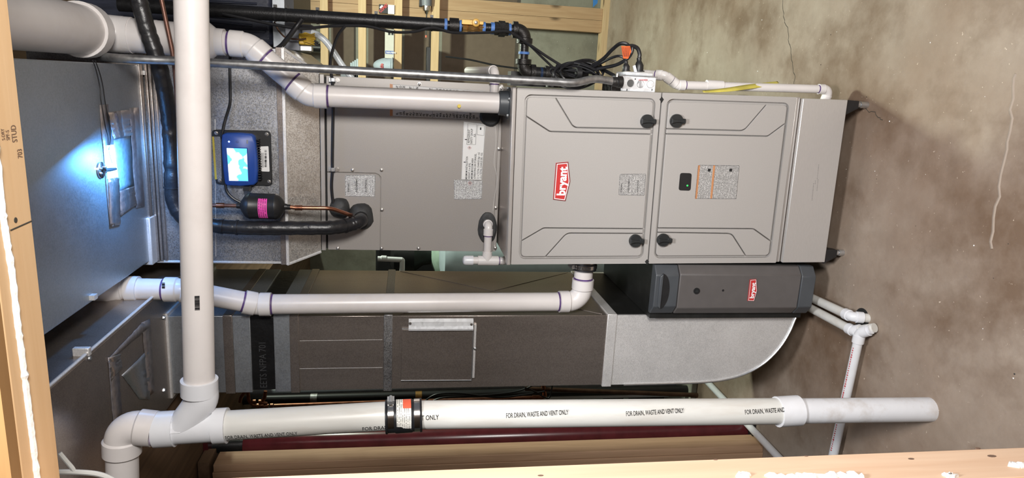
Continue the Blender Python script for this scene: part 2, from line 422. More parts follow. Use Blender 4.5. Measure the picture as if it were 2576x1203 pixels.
struct('ceiling_outer', MB().box(-3.2, 3.4, -5.2, -1.12, 2.62, 2.7), 'outer_wall')
for i, x in enumerate((-2.2, -1.5, 1.05, 1.65, 2.3)):
    struct('trim_%d' % (i+1), MB().box(x-.02, x+.02, -.95, 3.24, 2.54, 2.78), 'old_beam')

# cracks and the trowel ridge in the slab
def floor_strip(name, pts, wd, mat, lab, z=.0006):
    mb = MB(); P = [atZ(x, y, 0) for x, y in pts]
    P = [p+V((random.uniform(-.006,.006), random.uniform(-.006,.006), 0)) for p in spline(P, 6)]
    mb.tube([p+V((0,0,-wd*.4)) for p in P], wd, 6)
    o = mb.build(name, mat, floor_o); return tag(o, lab)
floor_o = bpy.data.objects['floor']
mk('crack_dark', (.045, .04, .03), .9)
mk('ridge_pale', (.30, .245, .20), .8)
mk('drip_dark', (.10, .088, .068), .7)
floor_strip('crack', [(1968,-10),(1972,40),(1983,90),(1990,140),(1998,190),(1997,235)], .0016, 'crack_dark', 'thin dark crack')
floor_strip('crack', [(2166,268),(2200,285),(2222,300)], .0014, 'crack_dark', 'thin dark crack')
floor_strip('floor_ridge', [(2556,180),(2538,330),(2514,470),(2492,620)], .0045, 'ridge_pale', 'pale mortar ridge on the slab')
for k in range(26):     # crumbs of mortar and lint that lie on the slab
    x, y = random.uniform(2080, 2560), random.uniform(80, 1090)
    if k > 18: x, y = random.uniform(1750, 2100), random.uniform(20, 190)
    p = atZ(x, y, 0); r = random.uniform(.0010, .0026)
    mb = MB(); mb.lathe(p, (0,0,1), [(0, r*.8), (r*.5, r), (r*.9, r*.4)], 5)
    single('floor_crumb', mb, 'caulk' if k % 3 else 'ink', 'tiny crumb of debris lying on the concrete slab', 'debris', 'crumbs scattered over the slab')

# framed opening the picture is taken through
HZ = 1.945
t = thing('door_header', 'light pine header board with a white bead of sealant across the top of the opening', 'header', (.3, -1.045, HZ))
for o_ in (t,): o_['kind'] = 'structure'
MB().box(-.35, 1.5, -1.09, -1.0, HZ, HZ+.04).build('board', 'header_pine', t, bevel=.002)
MB().box(-.35, 1.5, -1.112, -1.09, HZ+.001, HZ+.16).build('face_board', 'face_pine', t)
p = [atZ(x, y, HZ) for x, y in ((-20,300),(0,500),(12,590),(28,690),(40,800),(52,890),(66,1000),(80,1110),(92,1210))]
P = spline(p, 10)
mb = MB(); mb.tube([q+V((0,0,0)) for q in P], [.0052+.0022*noise.noise(V((i*.9,0,3.1))) for i in range(len(P))], 8)
mb.build('sealant_bead', 'caulk', t)
mb = MB()
def hz_text(body, x, y, size, bold=.005):
    o_ = atZ(x, y, HZ)-V((0,0,.0006)); put_text(mb, body, o_, (1,0,0), (0,-1,0), size, bold=bold, sx=.52)
hz_text('STUD', 43, 357, .017); hz_text('703', 56, 397, .016); hz_text('SPF-S', 24, 352, .011); hz_text('S-DRY', 12, 352, .010)
mb.build('grade_stamp', 'stamp_ink', t)
mb = MB(); a, b = atZ(26, 580, HZ), atZ(80, 556, HZ); mb.tube([a-V((0,0,-.0004)), b-V((0,0,-.0004))], .0012, 6); mb.build('saw_mark', 'crack_dark', t)
c = atZ(39, 554, HZ); mb = MB(); mb.lathe(c+V((0,0,.001)), (0,0,-1), [(0,.0042),(.0016,.0036)], 10); mb.build('knot', 'crack_dark', t)

t = thing('door_jamb', 'pale pine jamb stud with knots and white sealant smears beside the opening', 'stud', (-.10, -1.05, 0)); t['kind'] = 'structure'
JX = -.085
MB().box(JX-.04, JX, -1.09, -1.0, .0, HZ).build('board', 'jamb_pine', t, bevel=.002)
MB().box(JX-.08, JX-.002, -1.112, -1.09, 0, HZ).build('face_board', 'header_pine', t)
for x0, x1, y in ((1858, 1880, 1200), (1930, 2050, 1201), (2050, 2165, 1200), (2380, 2400, 1200), (2540, 2600, 1172)):
    mb = MB(); a, b = atX(x0, y, JX), atX(x1, y, JX)
    pts = [a+(b-a)*(i/14)+V((0, random.uniform(-.004,.004), 0)) for i in range(15)]
    mb.tube(pts, [random.uniform(.004,.0085) for _ in pts], 7); mb.build('sealant_smear', 'caulk', t)
for x, y, r in ((2292,1155,.006),(2495,1148,.009),(2460,1128,.005),(2028,1148,.004),(1800,1157,.004),(1360,1197,.005)):
    q = atX(x, y, JX); mb = MB(); n = 9
    mb.prism([q+V((-.0015, r*.45*math.cos(k*2*math.pi/n), r*math.sin(k*2*math.pi/n))) for k in range(n)], (.002,0,0)); mb.build('knot', 'stamp_ink', t)

# brown stud pack, steel column and old beam
zb = at(535, 1150, .31).z
t = thing('wall_stud', 'pack of brown pine studs nailed together beside the maroon steel column', 'stud', (-.86, .35, 0)); t['kind'] = 'structure'
x0 = at(1509, 1105, .40).x
for k in range(4):
    MB().box(x0-.030*(k+1), x0-.030*k-.0012, .31-.004*k, .40, 0, zb+.003*k).build('stud_board', 'brown_stud', t, bevel=.0015)
MB().box(x0-.30, x0+.012, .305, .40, zb+.012, zb+.05).build('top_plate', 'old_beam', t)
single('support_beam', MB().box(-1.05, -.505, -.94, 3.2, zb+.055, zb+.36), 'old_beam', kind='structure')
p = at(1500, 1088, .46); cy_ = .46; cx_ = at(1509, 1091, cy_).x
t = thing('steel_column', 'glossy maroon steel support column with black screw jack on top', 'column', (cx_, cy_, 0))
z1 = at(615, 1115, cy_).z
mb = MB(); mb.tube([(cx_,cy_,.008),(cx_,cy_,z1-.004),(cx_,cy_,z1)], [.040,.040,.038], 28); mb.build('post', 'maroon_paint', t)
mb = MB(); mb.tube([(cx_,cy_,z1),(cx_,cy_,zb+.05)], .028, 20); mb.build('screw_jack', 'black_steel', t)
MB().box(cx_-.07, cx_+.07, cy_-.07, cy_+.07, zb+.038, zb+.054).build('bearing_plate', 'maroon_paint', t)
MB().box(cx_-.075, cx_+.075, cy_-.075, cy_+.075, 0, .010).build('base_plate', 'black_steel', t)
# ============================================================ furnace
TILT = -.016; FO = V((0, 0, .245))
def fur(x, y, Y=0.0):
    p = at(x, y, Y)-FO; return (p.x*c_(TILT)-p.z*s_(TILT), p.x*s_(TILT)+p.z*c_(TILT))
FW, FH, FS = .533, .889, .4394
furnace = thing('furnace', 'tall beige two-door gas furnace with red badge and black latch knobs', 'furnace', FO, rot=(0, TILT, 0))
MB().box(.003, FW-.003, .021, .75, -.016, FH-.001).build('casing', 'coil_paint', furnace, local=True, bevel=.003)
MB().box(.012, FW-.012, .04, .74, FH-.001, FH+.002).build('top_plate', 'galvanised_dark', furnace, local=True)
MB().box(.001, FW-.001, .010, .03, -.017, -.004).build('bottom_rail', 'furnace_edge', furnace, local=True, bevel=.002)
MB().box(-.001, FW+.001, -.002, .03, FH-.0085, FH+.004).build('top_rail', 'furnace_edge', furnace, local=True, bevel=.003)

def door(name, z0, z1, A, B, C, D, zs, ze, top):
    """A..D: pressed lines (start, bend, end) in image pixels; zs/ze: borders the B/C lines start from / all lines end on"""
    mb = MB()
    g = .0062; xl, xr = .0185, FW-.0185
    zl, zh = (z0+.016, z1-.024) if top else (z0+.022, z1-.016)
    fo = rrect(xl, xr, zl, zh, .020); fi = rrect(xl+g, xr-g, zl+g, zh-g, .016)
    outer = []
    for x, z in fo:     # outer rim follows the field so the frame has even quads
        k = max(abs((x-FW/2)/(FW/2)), abs((z-(z0+z1)/2)/((z1-z0)/2)))
        outer.append((x, z))
    # outer door edge as rounded rectangle with same point count
    ed = rrect(.0012, FW-.0012, z0+.001, z1-.001, .003)
    mb.frame(ed, fo, 0, .016)
    mb.box(.0012, FW-.0012, .0135, .021, z0+.001, z1-.001)
    lo, hi = zl+g, zh-g; xl += g; xr -= g
    S = hi if zs == 'hi' else lo; E_ = lo if zs == 'hi' else hi
    a = [fur(*q) for q in A]; b = [fur(*q) for q in B]; c = [fur(*q) for q in C]; d = [fur(*q) for q in D]
    a[0] = (xr, a[0][1]); d[0] = (xl, d[0][1])
    for l in (b, c): l[0] = (l[0][0], S)
    for l in (a, b, c, d): l[2] = (l[2][0], E_)
    R = .015
    def poly(items):
        out = []
        n = len(items)
        for i, (p, r) in enumerate(items):
            if not r: out.append(p); continue
            pa, pb, pc = V(items[i-1][0]), V(p), V(items[(i+1)%n][0])
            q0, q1 = pb+(pa-pb).normalized()*r, pb+(pc-pb).normalized()*r
            for k in range(6):
                tt = k/5; out.append(tuple(q0*(1-tt)**2+pb*2*tt*(1-tt)+q1*tt*tt))
        return out
    regs = [[(a[0],0),(a[1],.014),(a[2],0),((xr,E_),R)],
            [(b[0],0),((xr,S),R),(a[0],0),(a[1],.014),(a[2],0),(b[2],0),(b[1],.006)],
            [(b[0],0),(b[1],.006),(b[2],0),(c[2],0),(c[1],.006),(c[0],0)],
            [(c[0],0),(c[1],.006),(c[2],0),(d[2],0),(d[1],.014),(d[0],0),((xl,S),R)],
            [(d[0],0),(d[1],.014),(d[2],0),((xl,E_),R)]]
    for rg in regs:
        P = poly(rg)
        if area2(P) < 0: P = P[::-1]
        mb.plate(inset(P, .0016), 0.0003, .016, .0012)
    return mb.build(name, 'furnace_paint', furnace, local=True, sharp=25)
up = door('upper_door', FS+.001, FH-.009, [(1397,243),(1443,321),(1644,325)], [(1320,292),(1383,331),(1643,338)],
          [(1305,607),(1368,574),(1619,576)], [(1372,653),(1426,587),(1619,588)], 'hi', 'lo', True)
lo_ = door('lower_door', .001, FS-.001, [(1930,260),(1872,329),(1679,324)], [(1990,311),(1932,343),(1680,337)],
           [(1947,607),(1896,576),(1654,574)], [(1876,651),(1841,588),(1652,585)], 'lo', 'hi', False)
tag(up, 'upper furnace door with pressed lines'); tag(lo_, 'lower furnace door with pressed lines and sight window')

def knob(x, y, par):
    cx, cz = fur(x, y); mb = MB(); R = .0205
    mb.lathe((cx, 0, cz), (0,-1,0), [(0,R*.98),(.004,R),(.010,R),(.0125,R*.9),(.0125,0)], 28)
    # two finger hollows leave a waisted grip bar pointing down
    n = 8; bar = []
    for i in range(n+1):
        tt = -1+2*i/n; bar.append((cx+R*(.16+.20*tt*tt), cz-R*.1+tt*R*1.02))
    for i in range(n, -1, -1):
        tt = -1+2*i/n; bar.append((cx-R*(.16+.20*tt*tt), cz-R*.1+tt*R*1.02))
    mb.plate(bar, -.021, -.010, .0015)
    mb.plate(rrect(cx-R*.36, cx+R*.36, cz-R*1.30, cz-R*.55, R*.2), -.016, -.002, .001)
    return mb.build('latch_knob', 'knob_plastic', par, local=True, sharp=40)
for x, y in ((1626,305), (1597,605)): knob(x, y, up)
for x, y in ((1700,304), (1667,603)): knob(x, y, lo_)

def badge(parent, pts, name_w, txt_o, txt_r, txt_u, size, width, y, loc, off):
    """red five-sided badge with white outline and lettering"""
    b = MB(); b.plate(pts, y-.003, y+.001, .0006); bo = b.build('brand_badge', 'badge_red', parent, local=loc)
    tag(bo, 'red badge with white lettering')
    mb = MB()
    def ring(P, d0, d1, yy):
        a, b2 = inset(P, d0), inset(P, d1); n = len(a); mb.add([(x,yy,z) for x,z in a]+[(x,yy,z) for x,z in b2], [(i,(i+1)%n,n+(i+1)%n,n+i) for i in range(n)])
    ring(pts, off, off*1.8, y-.0034)
    mb.build('badge_outline', 'white_print', bo, local=loc)
    mb = MB(); ring(pts, .0004, off*.8, y-.0033); mb.build('badge_rim', 'badge_rim', bo, local=loc)
    mb = MB(); put_text(mb, 'bryant', (txt_o[0], y-.0035, txt_o[1]), txt_r, txt_u, size, width=width, bold=.035)
    mb.build('badge_lettering', 'white_print', bo, local=loc)
bp = [fur(*q) for q in ((1391,502),(1422,506),(1434,456),(1429,407),(1398,410))]
o0 = fur(1420, 492); o1 = fur(1426, 420)
rt = (V((o1[0], 0, o1[1]))-V((o0[0], 0, o0[1]))); wd = rt.length; rt.normalize()
badge(furnace, bp, 'x', o0, tuple(rt), (-rt.z*.0, 0, 1), .036, wd, 0, True, .0028)

def paper(parent, quad, mat, name, y, fn, r=.004, thick=.0006, lab=None, local=False, border=True):
    P = [fn(*q) for q in quad]; P = [(p[0], p[-1]) for p in P]
    P = rquad(P, r)
    o = MB().plate(P, y-thick, y+.0005).build(name, mat, parent, local=local)
    if lab: tag(o, lab)
    if border:
        a_, b_ = inset(P, .0006), inset(P, .0013); n_ = len(a_)
        MB().add([(x, y-thick-.0003, z) for x, z in a_+b_], [(i, (i+1)%n_, n_+(i+1)%n_, n_+i) for i in range(n_)]).build('label_border', 'ink', o, local=local)
    return o
wl = paper(furnace, ((1556,491),(1621,492),(1625,437),(1559,438)), 'print_silver', 'warning_label', 0, fur, local=True, lab='silver warning label')
mb = MB()
for x, s in ((1562,'WARNING'), (1580,'AVERTISSEMENT'), (1603,'ADVERTENCIA')):
    p = fur(x, 484); put_text(MB(), s, (p[0], -.001, p[1]-.002), (1,0,0), (0,0,1), .0058, bold=.02).build('label_heading', 'ink', wl, local=True)
wl = paper(furnace, ((1748,500),(1852,501),(1860,416),(1756,415)), 'print_silver', 'warning_label', 0, fur, local=True, lab='silver and orange warning label')
mb = MB()
for xx in (1748, 1786):
    q = [fur(xx+.4,500), fur(xx+5,500), fur(xx+13,416), fur(xx+8,416)]; MB().plate([q[0],q[1],q[2],q[3]], -.0009, .0003).build('label_stripe', 'label_orange', wl, local=True)
mb = MB()
for xx, yy in ((1784,428),(1838,428)):
    p = fur(xx, yy); MB().plate(rrect(p[0]-.0045,p[0]+.0045,p[1]-.0045,p[1]+.0045,.0005), -.0011, 0).build('label_pictogram', 'ink', wl, local=True)
P = rquad([fur(1707,479), fur(1737,480), fur(1740,436), fur(1711,435)], .008)
swo = MB().plate(P, -.0008, .003).build('sight_window', 'black_plastic', furnace, local=True); tag(swo, 'dark rounded sight window')
emit('green_led', (.02, .5, .08), 1.2)
p = fur(1729, 467); MB().lathe((p[0],-.0009,p[1]), (0,-1,0), [(0,.003),(.0008,.0015)], 8).build('status_light', 'green_led', swo, local=True)
# dark notches where the two doors meet
for x, y in ((1665,252), (1628,660)):
    p = fur(x, y); MB().plate([(p[0]-.008,p[1]),(p[0]+.002,p[1]-.006),(p[0]+.010,p[1]+.001),(p[0]+.002,p[1]+.008)], -.0006, .003).build('notch', 'dark_gap', furnace, local=True)

# ------------------------------------------------------------ pedestal under the furnace
ped = thing('furnace_stand', 'grey sheet-metal furnace stand on black adjustable feet under the furnace', 'stand', FO, rot=(0, TILT, 0))
Pz = [fur(*q) for q in ((1962,665),(2073,665),(2136,240),(2020,241))]
mb = MB(); x0, x1 = .002, FW-.004
mb.box(x0, x1, -.003, .01, -.170, -.0185); mb.build('front_panel', 'brushed_steel', ped, local=True, bevel=.002)
MB().box(x0+.002, x1-.002, .01, .74, -.168, -.018).build('box', 'galvanised_dark', ped, local=True)
mb = MB()
for j, (xa, ya, yb) in enumerate(((2058,415,452),(2054,455,462),(2050,462,505),(2060,452,480))):
    y = ya
    while y < yb:
        p = fur(xa-(y-415)*.10, y); h = random.uniform(.0008,.0016); mb.plate([(p[0]-.0009,p[1]-h),(p[0]+.0009,p[1]-h),(p[0]+.0009,p[1]+h),(p[0]-.0009,p[1]+h)], -.0036, -.002); y += 3.4
mb.build('stencil_marks', 'stencil_ink', ped, local=True)
for fx in (.030, FW-.018):
    for fy in (.035, .70):
        mb = MB(); z = -.170
        mb.hexa([(fx-.012,fy-.03,z-.046),(fx+.012,fy-.03,z-.046),(fx+.012,fy-.006,z-.046),(fx-.012,fy-.006,z-.046),(fx-.034,fy-.034,z),(fx+.014,fy-.034,z),(fx+.014,fy+.03,z),(fx-.034,fy+.03,z)])
        ft = mb.build('foot', 'black_plastic', ped, local=True, bevel=.002)
        sink = .245+(fx*-s_(TILT))
        MB().lathe((fx, fy-.018, z-.046), (0,0,-1), [(0,.008),(.010,.008),(.011,.0105),(.0285+.016*fx,.0105)], 14).build('foot_bolt', 'zinc', ft, local=True)

# ============================================================ evaporator coil cabinet
CY = .22
def coil(x, y): return at(x, y, CY)
cxl, cxr = -.028, .524; czb = .245+FH+.006; czt = coil(822, 400).z
cab = thing('coil_cabinet', 'beige evaporator coil cabinet with white labels above the furnace', 'cabinet', ((cxl+cxr)/2, .48, czb))
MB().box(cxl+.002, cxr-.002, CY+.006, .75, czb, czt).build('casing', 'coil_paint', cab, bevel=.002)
zf = coil(810, 400).z
MB().box(cxl-.002, cxr+.004, CY-.004, .75, czt+.005, zf+.004).build('top_flange', 'furnace_edge', cab, bevel=.0015)
MB().box(cxl+.004, cxr-.004, CY+.004, .74, czt, czt+.005).build('gap_strip', 'dark_gap', cab)  # near-black strip along the gap under the flange
zc = coil(957, 540).z; xc = coil(900, 435).x; zbot = coil(1250, 400).z
g = .0011
ap = [(cxl, czt-.001), (xc-g, czt-.001), (xc-g, zc+.016), (xc-.006, zc+.006), (xc-.016, zc+g), (cxl, zc+g)]
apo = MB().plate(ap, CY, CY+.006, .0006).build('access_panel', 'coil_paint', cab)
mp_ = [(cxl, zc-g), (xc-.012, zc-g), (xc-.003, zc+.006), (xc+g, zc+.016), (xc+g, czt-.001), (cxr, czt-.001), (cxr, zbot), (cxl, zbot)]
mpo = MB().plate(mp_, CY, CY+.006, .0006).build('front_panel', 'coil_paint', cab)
MB().box(cxl, cxr, CY+.002, CY+.02, czb+.004, zbot-.001).build('bottom_flange', 'furnace_edge', cab)
def screw(par, x, y, Y, r=.0046, mat='screw_metal'):
    p = at(x, y, Y); mb = MB(); mb.lathe(p, (0,-1,0), [(0,r*1.35),(.0010,r*1.35),(.0011,r),(.0045,r*.95),(.0055,r*.6)], 6*2)
    return mb.build('screw', mat, par)
for x, y in ((887,428),(850,625)): screw(apo, x, y, CY)
for x, y in ((960,428),(961,528),(960,625),(1053,625),(1055,212),(1247,523),(1246,624),(1255,375),(1261,222)): screw(mpo, x, y, CY)
for x, y in ((1132,425),(1129,573)):
    p = coil(x, y); mb = MB(); n = 20
    mb.tube([p+V((.0115*math.cos(k*2*math.pi/n),0,.0115*math.sin(k*2*math.pi/n))) for k in range(n+1)], .0005, 4); mb.build('knockout', 'coil_paint', mpo)
def cxz(x, y): p = coil(x, y); return (p.x, p.z)
# labels on the coil cabinet
wl = paper(cab, ((868,494),(943,495),(945,440),(868,441)), 'print_white', 'warning_label', CY, cxz, lab='white three-language warning label')
mb = MB()
for x, s in ((877,'WARNING'),(897,'AVERTISSEMENT'),(921,'ADVERTENCIA')):
    p = coil(x, 484); put_text(MB(), s, p+V((0,-.0012,-.002)), (1,0,0), (0,0,1), .0062, bold=.02).build('label_heading', 'ink', wl)
fl = paper(cab, ((980,292),(1214,303),(1218,229),(980,211)), 'label_paper', 'refrigerant_label', CY, cxz, r=.002, lab='wide pale label with orange bar, half hidden by the white pipe')
mb = MB(); q = [cxz(980.5,292),cxz(988,292),cxz(988,212),cxz(980.5,211)]; mb.plate(q, CY-.0010, CY); mb.build('label_bar', 'label_orange', fl)
mb = MB()
ends = ['RANT','D','VICE','','ANT','','Y IN','','','','RANT','','HICH','RCES','LED','HER','SES','THE','SEE','','TEM','BE','R','','S']
starts = ['FL','US','ON','PE','FU','TU','DE','AC','FE','RE','FL','US','AU','WA','SH','INT','TW','LIST','SPE','INS','LEA','INS','POW','SER','D']
for k in range(25):
    x = 1002+k*8.35; yb = 291+k*.43; yt = 214+k*.62
    p = at(x, yb, CY)+V((.0022,-.0013,0)); put_text(MB(), starts[k], p, (1,0,0), (0,0,1), .0098, sx=.8, bold=.03).build('label_text', 'ink', fl)
    if ends[k]:
        p = at(x, yt, CY)+V((-.002,-.0013,0)); put_text(MB(), ends[k], p, (1,0,0), (0,0,1), .0098, sx=.8, bold=.03, align='RIGHT').build('label_text', 'ink', fl)
mb = MB()
for x in (1040, 1088, 1150, 1182):
    a, b = coil(x, 214+(x-990)*.075), coil(x, 292+(x-990)*.05); MB().tube([a+V((0,-.0008,0)), b+V((0,-.0008,0))], .0005, 4).build('label_rule', 'ink', fl)
il = paper(cab, ((1160,452),(1212,453),(1222,312),(1166,305)), 'label_white', 'installation_label', CY, cxz, r=.0015, thick=.0012, lab='white minimum room area label')
mb = MB()
for x, y, s, sz in ((1175,451,'MINIMUM INSTALLATION',.0088),(1182,450,'HEIGHT, 0 m (0 ft).',.0088),(1189,450,'MINIMUM ROOM AREA',.0088),(1196,450,'(OPERATING OR STORAGE),',.0088),(1204,450,'3.1 x TOTAL CHARGE (kg) - m2',.0086),(1211,450,'15 x TOTAL CHARGE (lb) - ft2).',.0086),
                    (1181,360,'REFRIGERANT',.0094),(1188,362,'SAFETY GROUP',.0094),(1196,345,'A2L',.0092)):
    put_text(MB(), s, coil(x, y)+V((0,-.0018,0)), (1,0,0), (0,0,1), sz, sx=.74, bold=.012).build('label_text', 'ink', il)
mb = MB()
for q in (((1174,363),(1196,364),(1199,313),(1177,311)), ((1200,339),(1217,341),(1219,316),(1202,314))):
    P = [coil(*k)+V((0,-.0016,0)) for k in q]; MB().tube(P+[P[0]], .0006, 4).build('label_frame', 'ink', il)
a, b = coil(1210,340), coil(1212,315); 
p = coil(1209, 324); MB().plate(rrect(p.x-.0035,p.x+.004,p.z-.0022,p.z+.0022,.0004), CY-.0020, CY-.001).build('information_mark', 'ink', il)
for x, y in ((1169,408),(1172,351)): p = coil(x, y); MB().plate(rrect(p.x-.0013,p.x+.0013,p.z-.0035,p.z+.0035,.0003), CY-.0020, CY-.001).build('black_mark', 'ink', il)
def diamond(par, x, y, r):
    p = coil(x, y); mb = MB(); P = [p+V((dx*r,-.0019,dz*r)) for dx, dz in ((1,0),(0,1),(-1,0),(0,-1),(1,0))]; mb.tube(P, r*.10, 4); mb.build('hazard_diamond', 'badge_red', par)
    mb = MB(); mb.plate([(p.x-.3*r,p.z-.25*r),(p.x,p.z-.4*r),(p.x+.3*r,p.z-.25*r),(p.x+.2*r,p.z+.1*r),(p.x,p.z+.5*r),(p.x-.25*r,p.z+.1*r)], CY-.0018, CY-.001); mb.build('flame_mark', 'ink', par)
diamond(il, 1181, 372, .0055)
rl = paper(cab, ((1142,502),(1212,501),(1214,454),(1142,452)), 'print_white', 'rating_label', CY, cxz, r=.003, lab='white rating label')
diamond(rl, 1182, 461, .0055)
# clear film strip left along the bottom edge
P = [coil(x, y)+V((0,-.0015,0)) for x, y in ((1246,318),(1247,360),(1243,410),(1250,450),(1243,500),(1240,530))]
mb = MB(); mb.tube(spline(P, 6), .0007, 4); mb.build('film_edge', 'label_paper', mpo)
# ============================================================ supply plenum above the coil
PY = .17
zt0 = at(806, 400, CY).z+.001; zt1 = at(716, 400, PY).z; zp1 = 2.21
pxl, pxr = -.066, .598
pl = thing('supply_plenum', 'speckled galvanised supply plenum with flared transition above the coil cabinet', 'duct', (.26, .45, zt0))
mb = MB(); mb.hexa([(cxl-.004,CY-.004,zt0),(cxr+.004,CY-.004,zt0),(cxr+.004,.75,zt0),(cxl-.004,.75,zt0),(pxl,PY,zt1),(pxr,PY,zt1),(pxr,.80,zt1),(pxl,.80,zt1)])
mb.build('transition', 'galvanised_lit', pl)
MB().box(pxl+.004, pxr-.004, PY+.006, .80, zt1, zp1+.3).build('plenum_box', 'galvanised', pl)
for xa, xb, dy, m_ in ((700,714,.0,'galvanised_dark'),(714,722,-.004,'galvanised_smooth')):
    za, zb_ = at(xb, 400, PY).z, at(xa, 400, PY).z
    MB().box(pxl-.001, pxr+.001, PY+dy, PY+.03, za, zb_).build('seam_cleat', m_, pl, bevel=.001)
mb = MB(); mb.tube([(pxl+.005,PY+.004,zt1),(pxl+.005,PY+.004,zp1)], .004, 6); mb.build('corner_seam', 'galvanised_smooth', pl)
for x, ya, yb in ((541,300,645),(708,150,650)):
    mb = MB(); a, b = at(x, ya, PY+.006), at(x+2, yb, PY+.006); mb.tube([a, b], .0013, 6); mb.build('sheet_edge', 'galvanised_smooth', pl)
# raised lock seams where the plenum meets the trunk
for k, x in enumerate((384, 392, 402)):
    z = at(x, 400, PY).z; MB().box(pxl+.01, pxr-.03, PY-.010+.004*k, PY+.02, z-.004, z+.004).build('lock_seam', 'galvanised_dark', pl, bevel=.0015)
for sgn, xx in ((1, pxr), (-1, pxl)):   # flared rails on the transition's edges
    a = V((cxr+.006 if sgn > 0 else cxl-.006, CY-.005, zt0)); b = V((xx, PY-.001, zt1))
    mb = MB(); mb.tube([a, b], .0045, 6); mb.build('edge_rail', 'galvanised_smooth', pl)

# ============================================================ supply trunk running towards the camera
TZ = 2.205; txl, txr = -.046, .527
tr = thing('supply_duct', 'grey sheet-metal supply trunk, blue lamp tint in its colour, with taped ultraviolet lamp opening overhead', 'duct', (.24, -.4, TZ))
MB().box(txl, txr, -.94, PY+.0055, TZ, TZ+.26).build('trunk_body', 'galvanised_blue', tr, bevel=.003)
MB().box(txl-.004, txr+.004, PY-.035, PY-.012, TZ-.006, TZ+.26).build('joint_flange', 'galvanised_dark', tr, bevel=.002)
MB().box(txl-.012, txr-.44, PY-.05, PY-.005, TZ-.010, TZ+.02).build('corner_clip', 'galvanised_smooth', tr, bevel=.003)
def on_trunk(x, y, d=0): return atZ(x, y, TZ)-V((0,0,d))
def tape(par, quad, mat, name='foil_tape', d=.0010, rag=True, lab=None):
    """strip of tape stuck under a horizontal face, with wrinkled long edges"""
    q = [on_trunk(x, y) for x, y in quad]; n = 12; mb = MB(); vs = []
    for i in range(n+1):
        tt = i/n; a = q[0].lerp(q[3], tt); b = q[1].lerp(q[2], tt)
        j = (b-a).normalized()*random.uniform(-.0012, .0012) if rag else V((0,0,0))
        h = d+(random.uniform(0, .0016) if rag else 0)
        vs += [a+j-V((0,0,h)), (a+b)/2-V((0,0,d+random.uniform(0,.0018))), b+j-V((0,0,h))]
    fs = [(3*i+k, 3*i+k+1, 3*i+k+4, 3*i+k+3) for i in range(n) for k in range(2)]
    mb.add(vs, fs); o = mb.build(name, mat, par); 
    sd = o.modifiers.new('solid', 'SOLIDIFY'); sd.thickness = .0004
    if lab: tag(o, lab)
    return o
tape(tr, ((248,264),(270,262),(297,565),(275,571)), 'foil_dull', lab='long strip of dull foil tape')
tape(tr, ((323,272),(347,270),(362,520),(340,524)), 'foil_dull', lab='long strip of dull foil tape')
tape(tr, ((270,282),(324,276),(332,340),(284,352)), 'foil_tape', 'foil_patch', .0018, lab='shiny crinkled foil patch')
tape(tr, ((298,480),(335,468),(342,515),(300,543)), 'foil_tape', 'foil_patch', .0018, lab='shiny crinkled foil patch')
tape(tr, ((270,450),(297,448),(300,565),(274,571)), 'foil_tape', 'foil_tape', .0026)
emit('uv_glow', (.35, .68, 1.0), 5.0)
mk('frosted_film', (.22, .32, .38), .45, .3, var=.2, scale=70)
tape(tr, ((284,352),(334,340),(337,468),(297,480)), 'frosted_film', 'film_window', .0012, False, lab='bluish film over the lamp opening')
q = [on_trunk(*k) for k in ((266,366),(282,364),(294,446),(268,450))]
wdw = MB(); wdw.prism([p-V((0,0,.0016)) for p in q], (0,0,-.0020)); tag(wdw.build('lamp_window', 'uv_glow', tr), 'glowing pale blue lamp window')
pl_ = bpy.data.lights.new('blue_spill_light', 'AREA'); pl_.shape = 'RECTANGLE'; pl_.size = .03; pl_.size_y = .05; pl_.energy = 2.0; pl_.color = (.10, .40, 1)
po = bpy.data.objects.new('blue_spill_light', pl_); col.objects.link(po); # light added below the sheet, tilted so its plane cuts the blue wash straight
la, lb_ = on_trunk(145, 405), on_trunk(290, 285); ldir = (lb_-la).normalized()
lc = on_trunk(268, 398, .085); inn = (lc-la)-ldir*(lc-la).dot(ldir); nrm_ = ldir.cross(inn).normalized()
if nrm_.z < 0: nrm_ = -nrm_
po.location = lc; po.rotation_euler = nrm_.to_track_quat('-Z', 'Y').to_euler()
# probe: round flange with bolts, black stem and wire leads
c = on_trunk(252, 428)
fo = MB(); fo.lathe(c, (0,0,-1), [(0,.021),(.004,.021),(.005,.019)], 24); fo = fo.build('probe_flange', 'stainless', tr)
for dx, dy in ((.006,.013),(-.006,.013),(.006,-.013),(-.006,-.013)):
    MB().lathe(c+V((dx,dy,-.005)), (0,0,-1), [(0,.0035),(.003,.0035),(.005,.002)], 8).build('flange_bolt', 'zinc', fo)
d = on_trunk(278, 425)-c
mb = MB(); mb.tube([c+V((0,0,-.010)), c+d*.45+V((0,0,-.012)), c+d*1.1+V((0,0,-.010))], [.005,.005,.0035], 10); mb.build('probe_stem', 'black_plastic', fo)
for pts in (((230,152),(238,175),(247,215),(250,250),(262,320),(268,345),(270,380),(278,410)), ((236,152),(247,182),(255,215),(262,262),(274,322),(273,360),(270,378))):
    mb = MB(); mb.tube(spline([on_trunk(x, y, .003) for x, y in pts], 6), .0013, 6); mb.build('lead_wire', 'black_rubber', tr)
for x, y in ((355,183),(226,749)):
    mb = MB(); p = on_trunk(x, y); mb.box(p.x-.006, p.x+.006, p.y-.004, p.y+.014, TZ-.012, TZ); mb.build('hanger_tab', 'galvanised_smooth', tr)

